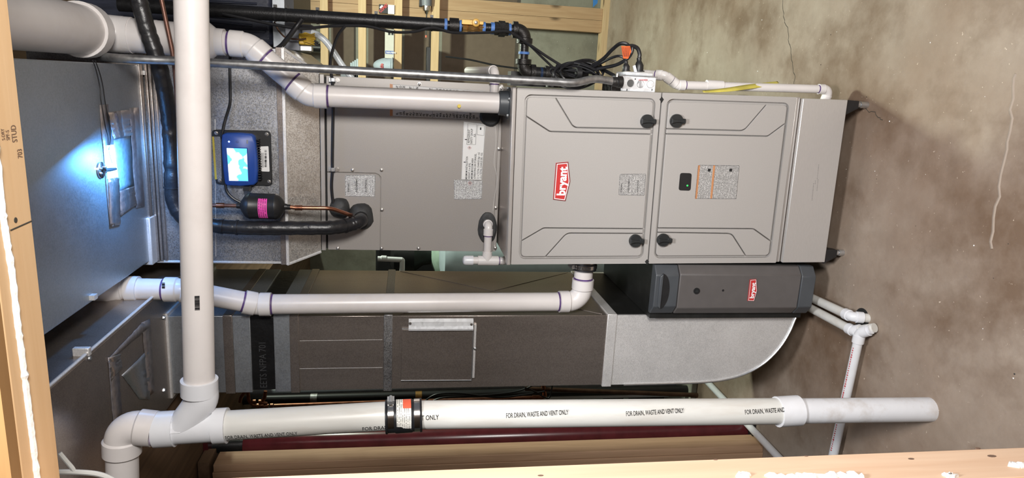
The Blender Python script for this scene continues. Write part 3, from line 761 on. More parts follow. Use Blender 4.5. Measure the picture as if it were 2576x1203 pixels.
# ============================================================ return trunk and drop
RY = .075
rz = at(425, 890, RY).z
rxr = atZ(303, 820, rz).x-.004
rt_ = thing('return_duct', 'dark galvanised return trunk with foil tape patches beside the supply trunk', 'duct', (-.45, -.4, rz))
MB().box(-.487, rxr, -.94, .62, rz, rz+.30).build('trunk_body', 'galvanised_dark', rt_, bevel=.003)
def on_ret(x, y, d=0): return atZ(x, y, rz)-V((0,0,d))
def rtape(quad, mat, name, d, lab=None):
    global on_trunk
    keep = on_trunk; on_trunk = on_ret; o = tape(rt_, quad, mat, name, d, True, lab); on_trunk = keep; return o
rtape(((268,905),(292,893),(372,825),(356,812)), 'foil_dull', 'foil_tape', .001, 'strip of dull foil tape')
rtape(((270,900),(296,896),(305,1040),(284,1075)), 'foil_dull', 'foil_tape', .001, 'strip of dull foil tape')
rtape(((355,812),(376,802),(388,985),(372,1000)), 'foil_dull', 'foil_tape', .0012, 'strip of dull foil tape')
rtape(((270,900),(300,890),(305,925),(276,960)), 'foil_tape', 'foil_patch', .0018, 'crinkled foil patch')
rtape(((306,944),(372,878),(376,1005),(350,1005)), 'galvanised_blue', 'patch_panel', .0008, 'smooth grey patch panel')
a = on_ret(130, 970); b = on_ret(302, 820)
mb = MB(); mb.tube([a+V((.003,-.1,.0)), b+V((.003,.35,0))], .004, 6); mb.build('corner_seam', 'galvanised_smooth', rt_)
p = on_ret(222, 893); MB().box(p.x-.002, p.x+.018, p.y-.007, p.y+.007, rz-.005, rz+.03).build('corner_clip', 'galvanised_smooth', rt_, bevel=.002)
MB().lathe(p+V((-.008,0,-.001)), (0,0,-1), [(0,.006),(.004,.005)], 8).build('screw', 'zinc', rt_)

dxr, dxl = -.205, -.455
dr = thing('return_drop_duct', 'upright galvanised return duct with black canvas connector and access hatch beside the furnace', 'duct', (-.33, .32, .10))
def dz(x): return at(x, 880, RY).z
RB = .60
def sect(name, xa, xb, mat, grow=0.0, par=dr, bev=.0015):
    return MB().box(dxl-grow, dxr+grow, RY-grow, RB, dz(xb), dz(xa)).build(name, mat, par, bevel=bev)
sect('collar', 429, 566, 'galvanised_blue', .001)
sect('seam_cleat', 564, 588, 'galvanised_dark', .004)
sect('collar', 588, 632, 'galvanised_blue', .002)
cv = sect('canvas_connector', 631, 692, 'canvas', -.004)
mb = MB(); p = V((dxl+.010, RY+.0035, dz(668))); put_text(mb, 'EETS NFPA 701', p, (1,0,0), (0,0,1), .030, sx=.80); mb.build('canvas_lettering', 'faint_ink', cv)
sect('collar', 690, 731, 'galvanised_blue', .002)
sect('seam_cleat', 730, 753, 'galvanised_dark', .005)
md = sect('duct_section', 752, 966, 'galvanised_dark')
sect('seam_cleat', 965, 987, 'galvanised', .005)
ls = sect('duct_section', 986, 1524, 'galvanised_dark')
sect('seam_cleat', 1521, 1544, 'galvanised_smooth', .005)
for x, ya, yb in ((860,830,965),):
    pass
for yy in (858, 928):
    mb = MB(); a, b = at(754, yy, RY-.0002), at(962, yy-3, RY-.0002); mb.tube([a, b], .0008, 5); mb.build('crease', 'galvanised_smooth', md)
# cross-break ridges pressed into the side wall
zA, zB = dz(986)-.02, dz(1524)+.02
for a, b in (((dxr, RY+.01, zA), (dxr, RB-.01, zB)), ((dxr, RY+.01, zB), (dxr, RB-.01, zA))):
    mb = MB(); mb.tube([a, b], .0016, 5); mb.build('cross_break', 'galvanised_dark', ls)
# elbow boot with the rounded outer corner
def rxz(x, y): p = at(x, y, RY); return (p.x, p.z)
zb1 = dz(1541)
curve = [rxz(*q) for q in ((1700,964),(1760,962),(1810,957),(1855,947),(1895,930),(1930,906),(1962,872),(1985,835),(1998,805),(2004,790))]
curve = [(min(x, dxr), z) for x, z in curve]
prof = [(dxr, zb1), (dxl, zb1), (dxl, curve[0][1]+.05)]+[(max(x, dxl), z) for x, z in curve]+[(dxr, curve[-1][1])]
mb = MB(); mb.plate(prof[:-1], RY, RB); mb.build('elbow_boot', 'galvanised_smooth', dr, sharp=30)
rim = [V((x, RY-.003, z)) for x, z in [(dxl, zb1-.05)]+[(max(x, dxl), z) for x, z in curve]]
mb = MB(); mb.tube(spline(rim, 4), .0035, 6); mb.build('rim_seam', 'zinc', dr)
# access hatch with folded zinc handle strip
q = [at(x, y, RY) for x, y in ((1011,828),(1190,831),(1186,957),(1008,958))]
ht = MB(); ht.plate([(p.x, p.z) for p in q], RY-.006, RY); ht = ht.build('access_hatch', 'galvanised_dark', dr, bevel=.0012)
tag(ht, 'flat access hatch with zinc handle strip')
za, zb_ = at(1028, 815, RY).z, at(1190, 815, RY).z; xa, xb = at(1100, 828, RY).x, at(1100, 801, RY).x
mb = MB()
mb.prism([(xa, RY-.004, zb_), (xa, RY-.016, zb_), (xa+.006, RY-.018, zb_), (xa+.012, RY-.010, zb_), (xb-.008, RY-.010, zb_), (xb, RY-.002, zb_)], (0, 0, za-zb_))
hs = mb.build('handle_strip', 'galvanised_bright', ht)
for x, y in ((1032,814),(1186,816)):
    p = at(x, y, RY-.010); MB().lathe(p, (0,-1,0), [(0,.005),(.003,.004)], 10).build('rivet', 'screw_metal', ht)
a, b = at(1197,815,RY), at(1190,948,RY)
mb = MB(); mb.box(min(a.x,b.x), max(a.x,b.x), RY-.010, RY, b.z-.0035, b.z+.0035); mb.build('hatch_rail', 'galvanised_smooth', ht)
for e0, e1 in (((1190,831),(1186,957)), ((1186,957),(1008,958)), ((1011,828),(1190,831))):
    MB().tube([at(*e0, RY-.0065), at(*e1, RY-.0065)], .0016, 6).build('edge_highlight', 'zinc', ht)  # bright strips stand for the highlight along the hatch bevel
screw(dr, 1195, 877, RY-.009, .0042, 'zinc')
for x, y in ((413,985),(413,803)):
    p = on_ret(x, y); mb = MB(); mb.lathe(p+V((.006,-.006,0)), (0,0,-1), [(0,.007),(.005,.005)], 7); mb.build('screw', 'zinc', rt_)
# flange foot of the trunk around the drop
MB().box(dxl-.012, dxr+.012, RY-.012, RB, dz(430), rz+.001).build('drop_flange', 'galvanised_smooth', dr, bevel=.001)

# ============================================================ air purifier beside the furnace
pu = thing('air_purifier', 'dark grey slim air purifier with red badge between furnace and return duct', 'air purifier', (-.09, .3, .08))
pxa, pxb = dxr+.003, -.013
ptop = at(1640, 725, .03).z; pbot = at(2044, 730, .0).z
MB().box(pxa, pxb, .035, .58, pbot+.005, ptop-.004).build('cabinet', 'cabinet_black', pu, bevel=.002)
fx0, fx1 = -.178, -.013
def cap(name, z0, z1, mat, y0, ch):
    """front cover piece with chamfered long sides"""
    mb = MB(); P = [(fx0, .036), (fx0, y0+.024), (fx0+ch, y0), (fx1-ch, y0), (fx1, y0+.024), (fx1, .036)]
    mb.prism([(x, y, z0) for x, y in P], (0, 0, z1-z0)); return mb.build(name, mat, pu, bevel=.003)
zc1, zc2 = at(1704, 730, 0).z, at(2008, 730, 0).z
tc_ = cap('top_cover', zc1, ptop+.004, 'slate_plastic', -.006, .030)
cap('front_cover', zc2, zc1-.0015, 'warm_grey_plastic', -.008, .026)
bc_ = cap('bottom_cover', pbot, zc2-.0015, 'slate_plastic', -.010, .030)
MB().box(dxr+.0006, dxr+.0028, RY+.006, .575, ptop-.01, dz(1541)-.002).build('boot_side_shade', 'cabinet_black', pu)  # black sheet added over the boot side for its dark reflection
# curved grip recess
zg = at(1660, 725, 0).z; xm = (fx0+fx1)/2; n = 14
arc = [(xm+.058*math.cos(math.pi*k/n), zg-.004-.026*math.sin(math.pi*k/n)) for k in range(n+1)]
mb = MB(); mb.plate(arc, -.0075, .01); mb.build('grip_recess', 'black_plastic', tc_)
mb = MB(); mb.plate([(xm-.058, zg-.004), (xm+.058, zg-.004), (xm+.050, zg+.006), (xm-.050, zg+.006)], -.012, .01); mb.build('grip_lip', 'slate_plastic', tc_, bevel=.002)
p = at(1752, 732, -.008); mb = MB(); mb.lathe(p, (0,-1,0), [(0,.0105),(.003,.0105),(.003,.008),(.002,.0075)], 20); sw_ = mb.build('power_switch', 'black_plastic', pu)
MB().box(p.x-.004, p.x+.004, p.y-.0055, p.y-.001, p.z-.0055, p.z+.0055).build('rocker', 'knob_plastic', sw_)
p = at(1819, 731, -.008); MB().lathe(p, (0,-1,0), [(0,.004),(.001,.0035)], 12).build('indicator_hole', 'black_plastic', pu)
def pxz(x, y): p = at(x, y, -.008); return (p.x, p.z)
bp2 = [pxz(*q) for q in ((1880,757),(1896,757.5),(1904,731),(1902,702),(1886,703))]
o0, o1 = pxz(1894.5,750), pxz(1899,711)
badge(pu, bp2, '', o0, (1,0,0), (0,0,1), .020, abs(o1[0]-o0[0]), -.008, False, .0016)
# ============================================================ pipe runs
def run(root, pts, r, mp='pvc', mf='pvc_fitting', bend=1.5, hub=1.17, hubL=1.15, primer=True, skip=(), n=24, names=('pipe', 'elbow'), ends=(True, True)):
    """straight pipes with a hubbed elbow at every corner"""
    pts = [V(p) for p in pts]; cuts = {}
    for i in range(1, len(pts)-1):
        a, b, c = pts[i-1], pts[i], pts[i+1]
        d1, d2 = (a-b).normalized(), (c-b).normalized(); ang = math.pi-d1.angle(d2)
        cut = max(math.tan(ang/2)*bend*r, r*.25); cut = min(cut, (a-b).length*.45, (c-b).length*.45)
        p0, p1 = b+d1*cut, b+d2*cut; cuts[i] = (p0, p1)
        mb = MB(); k = 10; R = cut/max(math.tan(ang/2), 1e-3)
        nrm = d1.cross(d2).normalized(); cen = b+(d1+d2).normalized()*(R/max(math.cos(ang/2), .05))
        q0 = p0-cen; ax = q0.cross(p1-cen).normalized()
        arc = [cen+Matrix.Rotation(ang*j/k, 3, ax) @ q0 for j in range(k+1)]
        mb.tube(arc, r*1.07, n)
        L = r*hubL
        for p, d in ((p0, d1), (p1, d2)):
            mb.lathe(p-d*r*.15, d, [(0, r*1.07), (r*.12, r*hub), (L, r*hub), (L, r*.9)], n)
        mb.build(names[1], mf, root)
    for i in range(len(pts)-1):
        p = cuts[i][1] if i in cuts else pts[i]; q = cuts[i+1][0] if i+1 in cuts else pts[i+1]
        if i in skip: continue
        mb = MB(); mb.tube([p, q], r, n); o = mb.build(names[0], mp, root)
        d = (q-p).normalized()
        if primer:
            if i in cuts: MB().tube([p+d*r*hubL*.9, p+d*(r*hubL+.0018)], r*1.03, n).build('primer_ring', 'primer', o)
            if i+1 in cuts: MB().tube([q-d*(r*hubL+.0018), q-d*r*hubL*.9], r*1.03, n).build('primer_ring', 'primer', o)
def ring(root, p, d, r, L, mat, name='coupling', n=24, lip=0.0):
    d = V(d).normalized(); mb = MB(); mb.lathe(V(p)-d*L/2, d, [(0, r*.86), (0, r), (L*.08, r*1.0+lip), (L*.92, r+lip), (L, r), (L, r*.86)], n)
    return mb.build(name, mat, root)
def clamp(root, p, d, r, wd=.012, screw_dir=None):
    """worm-drive hose clamp"""
    d = V(d).normalized(); mb = MB(); mb.lathe(V(p)-d*wd/2, d, [(0,r*.97),(0,r),(wd,r),(wd,r*.97)], 28); o = mb.build('hose_clamp', 'stainless', root)
    if screw_dir:
        s = V(screw_dir).normalized(); tdir = d.cross(s).normalized(); c = V(p)+s*(r+.005)
        mb = MB(); mb.obox(c-s*.002, d*wd*.6, tdir*.011, s*.0045); mb.tube([c-tdir*.016, c+tdir*.012], .0048, 10); mb.build('clamp_screw', 'zinc', o)
        mb = MB()
        for k in range(12):
            a = .35+k*.11; q = V(p)+(s*math.cos(a)+tdir*math.sin(a))*(r+.0002); mb.obox(q, d*wd*.28, (s*-math.sin(a)+tdir*math.cos(a))*r*.03, (q-V(p)).normalized()*.0005)
        mb.build('clamp_slot', 'ink', o)
    return o
def wrap_text(mb, body, axis_p, along, face, r, size, start, **kw):
    """lettering wrapped on a pipe: along = reading direction, face = where the baseline's middle looks"""
    along, face = V(along).normalized(), V(face).normalized(); up = face.cross(along)*-1
    def fn(x, y):
        a = (y-size*.35)/r; return V(axis_p)+along*(start+x)+(face*math.cos(a)+along.cross(face)*math.sin(a)*-1)*(r+.0004)
    put_text(mb, body, (0,0,0), along, up, size, fn=fn, **kw)

# ------------------------------------------------------------ drain stack with the wye, elbow and cross pipe
SY = -.455; SR = .0345
base = atZ(2338, 1031, 0)
stk = thing('drain_stack', 'white plastic drain stack standing in the slab, with wye fitting and printed lettering', 'pipe', (base.x, base.y, 0))
def sp(x, y): return at(x, y, SY)
pA = sp(500, 1075); pB = sp(1010, 1044.5); pC = V((base.x, base.y, 0))
sax = (pA-pB).normalized()
def on_s(x): # point of the stack axis at image column x
    P0, P1 = (pC, pB) if x > 1010 else (pB, pA)
    best = min((i/1000 for i in range(-300, 1600)), key=lambda t: abs(((P0+(P1-P0)*t-CAM).dot(DWN)/(P0+(P1-P0)*t-CAM).dot(FWD))*FPX+1288-x)); return P0+(P1-P0)*best
q1, q2, q3, q4 = on_s(1982), on_s(1040), on_s(990), on_s(560)
MB().tube([pC-V((0,0,.04)), q1], SR*.97, 32).build('floor_pipe', 'pvc_dirty', stk)
ring(stk, q1, sax, SR*1.17, .062, 'pvc_white', 'coupling')
mid = MB().tube([q1, q2], SR, 32).build('pipe', 'pvc_cream', stk)
top = MB().tube([q3, q4], SR, 32).build('pipe', 'pvc_cream', stk)
camdir = lambda p: (V((CAM.x, CAM.y, p.z))-p).normalized()
mb = MB(); S = 'FOR DRAIN, WASTE AND VENT ONLY'
def stack_text(x0, x1, yoff, body=S, par=mid):
    a, b = on_s(x0), on_s(x1); ln = (b-a).length
    f = camdir(a); side = sax.cross(f).normalized(); face = (f*math.cos(yoff)+side*math.sin(yoff)).normalized()
    ww = max(p.x for p in text_mesh(body, .008)[0]); sz = .0165
    mb = MB(); wrap_text(mb, body, a, -sax, face, SR, sz, 0, sx=ln/(ww*sz), bold=.008); mb.build('lettering', 'ink', par)
stack_text(1268, 1421, -.12); stack_text(1563, 1706, -.08); stack_text(1857, 2004, -.05); stack_text(1036, 1102, -.25, 'VENT ONLY')
stack_text(573, 752, -.92, S, top); stack_text(912, 1000, -.88, 'FOR DRAIN, W', top)
# rubber coupling with clamps
rc = (q2+q3)/2; L = (q3-q2).length
mb = MB(); e0, e1 = on_s(1062), on_s(970); Lr = (e1-e0).length
mb.lathe(e0, sax, [(0,SR),(0,SR*1.16),(.004,SR*1.20),(.006,SR*1.12),(.022,SR*1.12),(.025,SR*1.17),(Lr-.025,SR*1.17),(Lr-.022,SR*1.12),(Lr-.006,SR*1.12),(Lr-.004,SR*1.20),(Lr,SR*1.16),(Lr,SR)], 32)
cpl = mb.build('rubber_coupling', 'black_rubber', stk)
f = camdir(rc); sd_ = sax.cross(f).normalized()
clamp(cpl, on_s(1050), sax, SR*1.15, .014); clamp(cpl, on_s(984), sax, SR*1.15, .014, screw_dir=(f*.55+sd_*.85))
n = 20; a0, a1 = on_s(1034), on_s(998); vs = []
for e in (a0, a1):
    for k in range(n+1):
        an = -1.35+2.5*k/n; vs.append(e+(f*math.cos(an)+sd_*math.sin(an))*(SR*1.185))
mb = MB(); mb.add(vs, [(k, k+1, n+2+k, n+1+k) for k in range(n)]); lb = mb.build('paper_label', 'print_cream', cpl)
vs = []
for e in (a0, a1*.55+a0*.45):
    for k in range(n+1):
        an = 1.14-.75*k/n; vs.append(e+(f*math.cos(an)+sd_*math.sin(an))*(SR*1.19))
mb = MB(); mb.add(vs, [(k, k+1, n+2+k, n+1+k) for k in range(n)]); mb.build('label_corner', 'label_red', lb)
# wye fitting
qh0, qh1 = on_s(540), on_s(572)
ring(stk, (qh0+qh1)/2, sax, SR*1.20, (qh0-qh1).length, 'pvc_white', 'wye_hub', 32)
qb = on_s(392); qt = on_s(442)
ring(stk, (qb+qt)/2, sax, SR*1.20, (qb-qt).length, 'pvc_white', 'wye_hub', 32)
wy = MB(); wy.tube([on_s(560), on_s(425)], SR*1.06, 32)
pipeX = .90
h0 = at(502, 985, SY); h1 = at(481, 0, SY); hd = (h1-h0).normalized()
arc = fillet([on_s(470)+V((0,0,.02)), h0-hd*.005+V((0,0,.0)), h0+hd*.05], .05, 10)
arc = spline([on_s(455), on_s(470)+hd*.022-V((0,0,.004)), h0-hd*.020-V((0,0,.004)), h0+hd*.012], 6)
wy.tube(arc, SR*1.05, 32)
p = on_s(452)+camdir(on_s(452))*SR*.99; f = camdir(p)
wy.obox(p+V((0,0,0)), f.cross(sax)*.011, sax*.012, f*.0022)
wy.build('wye_body', 'pvc_white', stk)
ring(stk, h0+hd*.012, hd, SR*1.17, .036, 'pvc_white', 'wye_hub', 32)
MB().tube([h0+hd*.01, h0+hd*1.35], SR*.965, 32).build('cross_pipe', 'pvc', stk)
bar = MB(); bx = at(500, 768, SY); f2 = camdir(bx); 
for k in range(22):
    wdt = random.choice((.0006, .0012, .0018)); q = at(503, 734+k*1.65, SY); q = bx+hd*((q-bx).dot(hd))
    fc = (V((0,-1,0))*.97+V((0,0,-.25))).normalized(); tg = hd.cross(fc).normalized(); rr = SR*.965+.0004
    bar.obox(h0+hd*((q-h0).dot(hd))+fc*rr, hd*wdt*.5, tg*.005, fc*.0004)
bar.build('bar_code', 'ink', stk)
# elbow at the top of the stack
e1 = on_s(395); e2 = on_s(340); ed = V((-1, -.02, .0)).normalized()
ce = on_s(322); le = at(305, 1165, SY)
run(stk, [on_s(405), at(306, 1070, SY), at(310, 1300, SY)], SR, 'pvc', 'pvc', bend=1.55, hub=1.19, hubL=1.1, primer=False, n=32)
ring(stk, on_s(386), sax, SR*1.01, .008, 'primer_smear', 'primer_ring', 32)

# ------------------------------------------------------------ exhaust run (furnace side -> up between the trunks)
ER = .0305; EY = .085
ex = thing('exhaust_pipe', 'white plastic exhaust pipe rising from banded rubber coupling beside the furnace', 'pipe', at(1465, 720, EY))
e_c = at(1462, 768, EY); e_c.y = EY
e_s = V((-.005, EY, e_c.z)); 
up1 = at(648, 766, .05); up2 = at(452, 729, .0); up3 = at(300, 727, -.02); up4 = up3+V((0, 0, .25))
e_low = V((up1.x-.002, EY, e_c.z))
run(ex, [e_s+V((.03,0,0)), e_low, up1, up2, up3+V((-.004,.02,.12))], ER, bend=1.5)
d = (up3+V((-.004,.02,.12))-up2).normalized()
pr = at(322, 726, -.01)
ring(ex, up2+d*.125, d, ER*1.2, .03, 'pvc_fitting', 'coupling')
mb = MB(); mb.lathe(up2+d*.15, d, [(0,ER*1.15),(.012,ER*1.15),(.030,ER*1.5),(.065,ER*1.5),(.066,ER*1.1)], 28); mb.build('reducer', 'pvc_fitting', ex)
ring(ex, up2+d*.135, d, ER*1.03, .008, 'primer', 'primer_ring')
mb = MB(); bq = at(420, 718, 0)
for k in range(9):
    mb.obox(at(421, 703+k*2.6, -.0)+V((0,-ER*1.08,0)), (.0007+.0005*(k%3),0,0), (0,.0003,0), (0,0,.004))
mb.build('bar_code', 'ink', ex)
x0 = -.004
mb = MB(); mb.lathe((x0,EY,e_c.z), (-1,0,0), [(0,ER*1.0),(0,ER*1.3),(.006,ER*1.34),(.016,ER*1.3),(.022,ER*1.34),(.030,ER*1.34),(.041,ER*1.3),(.046,ER*1.32),(.048,ER)], 28)
rb = mb.build('rubber_coupling', 'black_rubber', ex)
clamp(rb, (x0-.013,EY,e_c.z), (1,0,0), ER*1.36, .012); clamp(rb, (x0-.033,EY,e_c.z), (1,0,0), ER*1.37, .012, screw_dir=(0,-.25,1))
# ------------------------------------------------------------ intake run
IY = .085; IR = .0312
ik = thing('intake_pipe', 'white plastic air intake pipe rising from furnace top and stepping aside to overhead vent', 'pipe', at(1284, 265, IY))
i0 = at(1290, 266, IY); i0.z = .245+FH+.010
iu = at(776, 240, IY); i0.x = iu.x+.004
iv = at(627, 113, IY); iw = at(560, 106, IY)
run(ik, [i0, iu, iv, iw+V((0,0,.03))], IR, bend=1.7, hub=1.16, hubL=1.2)
mb = MB(); mb.lathe((i0.x,IY,.245+FH+.008), (0,0,1), [(0,IR*1.55),(.004,IR*1.55),(.005,IR*1.22),(.030,IR*1.18),(.033,IR*1.0)], 28); fl_ = mb.build('flange', 'slate_plastic', ik)
for a in range(5):
    an = a*2*math.pi/5; MB().lathe((i0.x+IR*1.4*math.cos(an),IY+IR*1.4*math.sin(an),.245+FH+.012), (0,0,1), [(0,.005),(.005,.004)], 8).build('screw', 'zinc', fl_)
BR = .047; vz = iw.z
mb = MB(); mb.lathe((iw.x, IY, vz-.006), (0,0,1), [(0,IR*1.16),(.022,IR*1.18),(.045,BR*1.18),(.080,BR*1.18),(.081,BR)], 32); mb.build('reducer', 'pvc_fitting', ik)
bz = at(262, 82, .02).z+.03
BY = .02
run(ik, [V((iw.x, IY, vz+.07)), V((iw.x+.006, IY, bz)), V((iw.x+.004, -.30, bz+.005))], BR*.97, bend=1.2, hub=1.06, hubL=.6, primer=False, n=32)
XR = .062
mb = MB(); s0 = V((iw.x+.006, -.035, bz)); mb.tube([s0, s0+V((-.004,-.90,.006))], XR, 36); mb.build('vent_pipe', 'pvc', ik)
ring(ik, s0+V((0,.002,0)), (0,1,0), XR*1.12, .042, 'pvc_fitting', 'vent_collar', 36)
mb = MB(); dq = at(1155, 267, IY-IR); mb.lathe(dq+V((0,.0012,0)), (0,-1,0), [(0,.0055),(.0018,.0052)], 16); tag(mb.build('plug_dot', 'label_yellow', ik), 'small yellow dot')
ring(ik, at(392, 97, IY), (0,0,1), BR*1.05, .012, 'pvc_fitting', 'pipe_joint', 32)

# ------------------------------------------------------------ condensate fittings on the coil
KR = .0128
cd = thing('coil_drain', 'white plastic coil drain elbow and tee with black sealing pad below the coil cabinet', 'pipe', coil(1226, 640))
p = coil(1226, 553)
def pad(par, cx, cy, rx, rz_, mat, name, th=.012):
    c = coil(cx, cy); n = 22; mb = MB(); R = [1+.07*noise.noise(V((k*.9, cx*.01, 2))) for k in range(n)]
    rings = [(1, 0), (.98, -th*.7), (.8, -th), (.45, -th*.8), (.0, -th*.7)]
    vs = [c+V((rx*s*R[k]*math.cos(2*math.pi*k/n), dy, rz_*s*R[k]*math.sin(2*math.pi*k/n))) for s, dy in rings for k in range(n)]
    mb.add(vs, [(i*n+k, i*n+(k+1)%n, (i+1)*n+(k+1)%n, (i+1)*n+k) for i in range(len(rings)-1) for k in range(n)]); return mb.build(name, mat, par)
pad(cd, 1226, 573, .054, .032, 'putty', 'sealing_pad')
dy = CY-.034
a = coil(1226, 562); z0 = a.z; a = V((a.x, CY-.004, z0)); b = V((a.x, dy, z0)); tee = at(1231, 656, dy); tee.z = z0
run(cd, [a, b, tee], KR, bend=1.3, hub=1.25, hubL=1.7, n=20)
tz0 = at(1253, 657, dy).z; tz1 = at(1187, 657, dy).z; tx = tee.x
mb = MB(); mb.tube([(tx,dy,tz0),(tx,dy,at(1202,657,dy).z)], KR*1.27, 22); mb.tube([(tx,dy,z0),(tx+.030,dy,z0)], KR*1.27, 22); mb.build('tee', 'pvc_fitting', cd)
MB().tube([(tx,dy,at(1202,657,dy).z),(tx,dy,tz1)], KR, 20).build('pipe', 'pvc', cd)
mb = MB(); mb.lathe((tx,dy,tz1-.004), (0,0,1), [(0,KR*1.27),(.024,KR*1.27),(.031,KR*1.1),(.035,KR*.6)], 22); mb.build('cap', 'pvc_white', cd)
run(cd, [V((tx,dy,tz0)), V((tx,dy,tz0-.022)), V((tx-.004,dy+.10,tz0-.055))], KR, bend=1.2, hub=1.02, hubL=.6, n=20)
c2 = thing('coil_vent_stub', 'short white drain stub with elbow in black pad behind the intake pipe', 'pipe', coil(1240, 240))
pad(c2, 1233, 291, .034, .034, 'putty', 'sealing_pad')
zk = coil(1241, 230).z; dy2 = CY-.022
xa, xb = coil(1241, 282).x, at(1241, 180, dy2).x
run(c2, [V((xa,dy2,zk)), V((xb+.003,dy2,zk)), V((xb+.003,dy2+.30,zk+.06))], KR*1.05, bend=1.3, hub=1.25, hubL=1.8, n=20)
# ------------------------------------------------------------ condensate run beside the furnace
cr = thing('condensate_pipe', 'white plastic condensate pipe running down the furnace side to the slab', 'pipe', atZ(2085, 215, 0))
QY = .13; QR = .0138
pts = [at(1610,186,QY+.05), at(1672,190,QY), at(1704,214,QY), at(2088,217,QY), at(2090,252,QY+.05)]
pts[3].x = pts[2].x+.012; pts[4] = V((pts[3].x-.06, QY+.02, pts[3].z+.004))
run(cr, pts, QR, bend=1.4, hub=1.2, hubL=1.5, n=20)
ring(cr, at(1797,215,QY), (0,0,1), QR*1.18, .055, 'pvc_fitting', 'coupling')
# ------------------------------------------------------------ drain pipes on the slab
DR = .0145; zz = DR+.012
hole = atZ(2172, 812, 0)
fd = MB(); fd.lathe(hole+V((.010,.01,-.002)), (0,0,1), [(0,.034),(.0028,.034)], 24); o = fd.build('drain_hole', 'dark_gap', floor_o); tag(o, 'dark drain hole in the slab')
d1 = thing('drain_pipe', 'thin white drain pipe from purifier to floor hole, nearer the furnace stand', 'pipe', (hole.x, hole.y, 0), 'drain pipes at the floor hole')
run(d1, [atZ(2010,735,zz+.02), atZ(2143,797,zz+.02), atZ(2186,803,.000)+V((0,0,-.03))], DR, bend=1.2, hub=1.25, hubL=1.5, primer=False, mp='pvc_cream', mf='pvc_white', n=20)
d2 = thing('drain_pipe', 'thin white drain pipe from under the purifier, joined to the pipe crossing the slab', 'pipe', atZ(2155, 830, 0), 'drain pipes at the floor hole')
e = atZ(2147, 833, zz+.012); kz = zz+.012
run(d2, [atZ(1995,752,kz), e, atZ(2184,825,kz)+V((0,0,-.022))], DR, bend=1.2, hub=1.25, hubL=1.5, primer=False, mp='pvc_cream', mf='pvc_white', n=20)
d3 = thing('drain_pipe', 'white drain pipe with red print crossing the slab behind the drain stack', 'pipe', atZ(2120, 1000, 0), 'drain pipes at the floor hole')
g0 = atZ(2163, 838, kz); g1 = atZ(2152, 880, kz); g2 = atZ(2100, 1128, kz); gd = (g2-g0).normalized()
run(d3, [atZ(2192,829,kz-.012), g0, g2+gd*.6], DR, bend=1.2, hub=1.25, hubL=1.8, primer=False, mp='pvc_white', mf='pvc_white', n=20)
mb = MB(); f = V((0.2,-.5,.85)).normalized(); f = (f-gd*f.dot(gd)).normalized(); k = .05
while k < .42:
    q = g0+gd*k+f*(DR+.0003); mb.obox(q+gd.cross(f)*.004, gd*random.uniform(.0012,.0032), gd.cross(f)*random.uniform(.0008,.0022), f*.0003); k += .0078
mb.build('red_print', 'red_ink', d3)
d4 = thing('floor_pipe', 'thin white pipe lying on the slab towards the back past the brown studs', 'pipe', (-.83, .5, 0))
a, b = atZ(1786, 968, DR+.002), atZ(1952, 1138, DR+.002); b.x = a.x-.012
MB().tube([a+(a-b)*.25, b+(b-a)*.25], DR, 18).build('pipe', 'pvc_white', d4)
d5 = thing('standpipe', 'short upright white pipe on the slab under the return elbow', 'pipe', atZ(1712, 985, 0)+V((0,.25,0)))
a = at(1702, 990, 1.22); MB().tube([V((a.x,1.22,0)), V((a.x,1.22,.9))], .018, 18).build('pipe', 'pvc_white', d5)
MB().tube([V((a.x-.02,1.27,0)), V((a.x-.02,1.27,.9))], .006, 10).build('tube', 'copper_old', d5)
# ============================================================ gas line
GY = .34; GR = .0195
gs = thing('gas_line', 'black steel gas pipe with blue thread sealant, yellow shutoff valve and iron elbows', 'pipe', at(1390, 190, GY))
def gp(x, y): return at(x, y, GY)
g_top = gp(300, 22); g_el = gp(1321, 76); g_in = gp(1330, 182); g_tee = gp(1385, 182)
g_el.x = gp(1250, 72).x; g_top.x = g_el.x
gx = g_el.x; zt_ = g_el.z; x2 = gp(1330,182).x; z2 = gp(1345,182).z
# elbows: the line turns towards the furnace, then down again
run(gs, [V((gx,GY,g_top.z)), V((gx,GY,zt_)), V((x2,GY,zt_)), V((x2,GY,gp(1430,182).z))], GR, 'black_steel', 'iron_fitting', bend=1.35, hub=1.38, hubL=.95, primer=False, n=24, skip=(0, 1))
zb0 = gp(1125,60).z
MB().tube([V((gx,GY,g_top.z)), V((gx,GY,zb0))], GR*1.06, 24).build('pipe', 'black_steel', gs)
MB().tube([V((gx,GY,zb0)), V((gx,GY,gp(1300,70).z))], GR*.80, 20).build('pipe_nipple', 'black_steel', gs)
MB().tube([V((gx-.02,GY,zt_)), V((x2+.02,GY,zt_))], GR*.78, 20).build('pipe_nipple', 'black_steel', gs)
def collar(x, L, r, mat, name, n=24, x_=None):
    z = gp(x, 65).z; MB().lathe((gx if x_ is None else x_, GY, z-L/2), (0,0,1), [(0,r*.9),(0,r),(L,r),(L,r*.9)], n).build(name, mat, gs)
collar(1142, .030, GR*1.28, 'iron_fitting', 'reducing_bushing'); collar(1121, .009, GR*1.12, 'blue_dope', 'sealant_ring'); collar(1158, .007, GR*1.0, 'blue_dope', 'sealant_ring')
collar(1217, .010, GR*.95, 'blue_dope', 'sealant_ring'); collar(1239, .012, GR*.98, 'blue_dope', 'sealant_ring'); collar(1282, .009, GR*.98, 'blue_dope', 'sealant_ring'); collar(1297, .008, GR*1.05, 'blue_dope', 'sealant_ring')
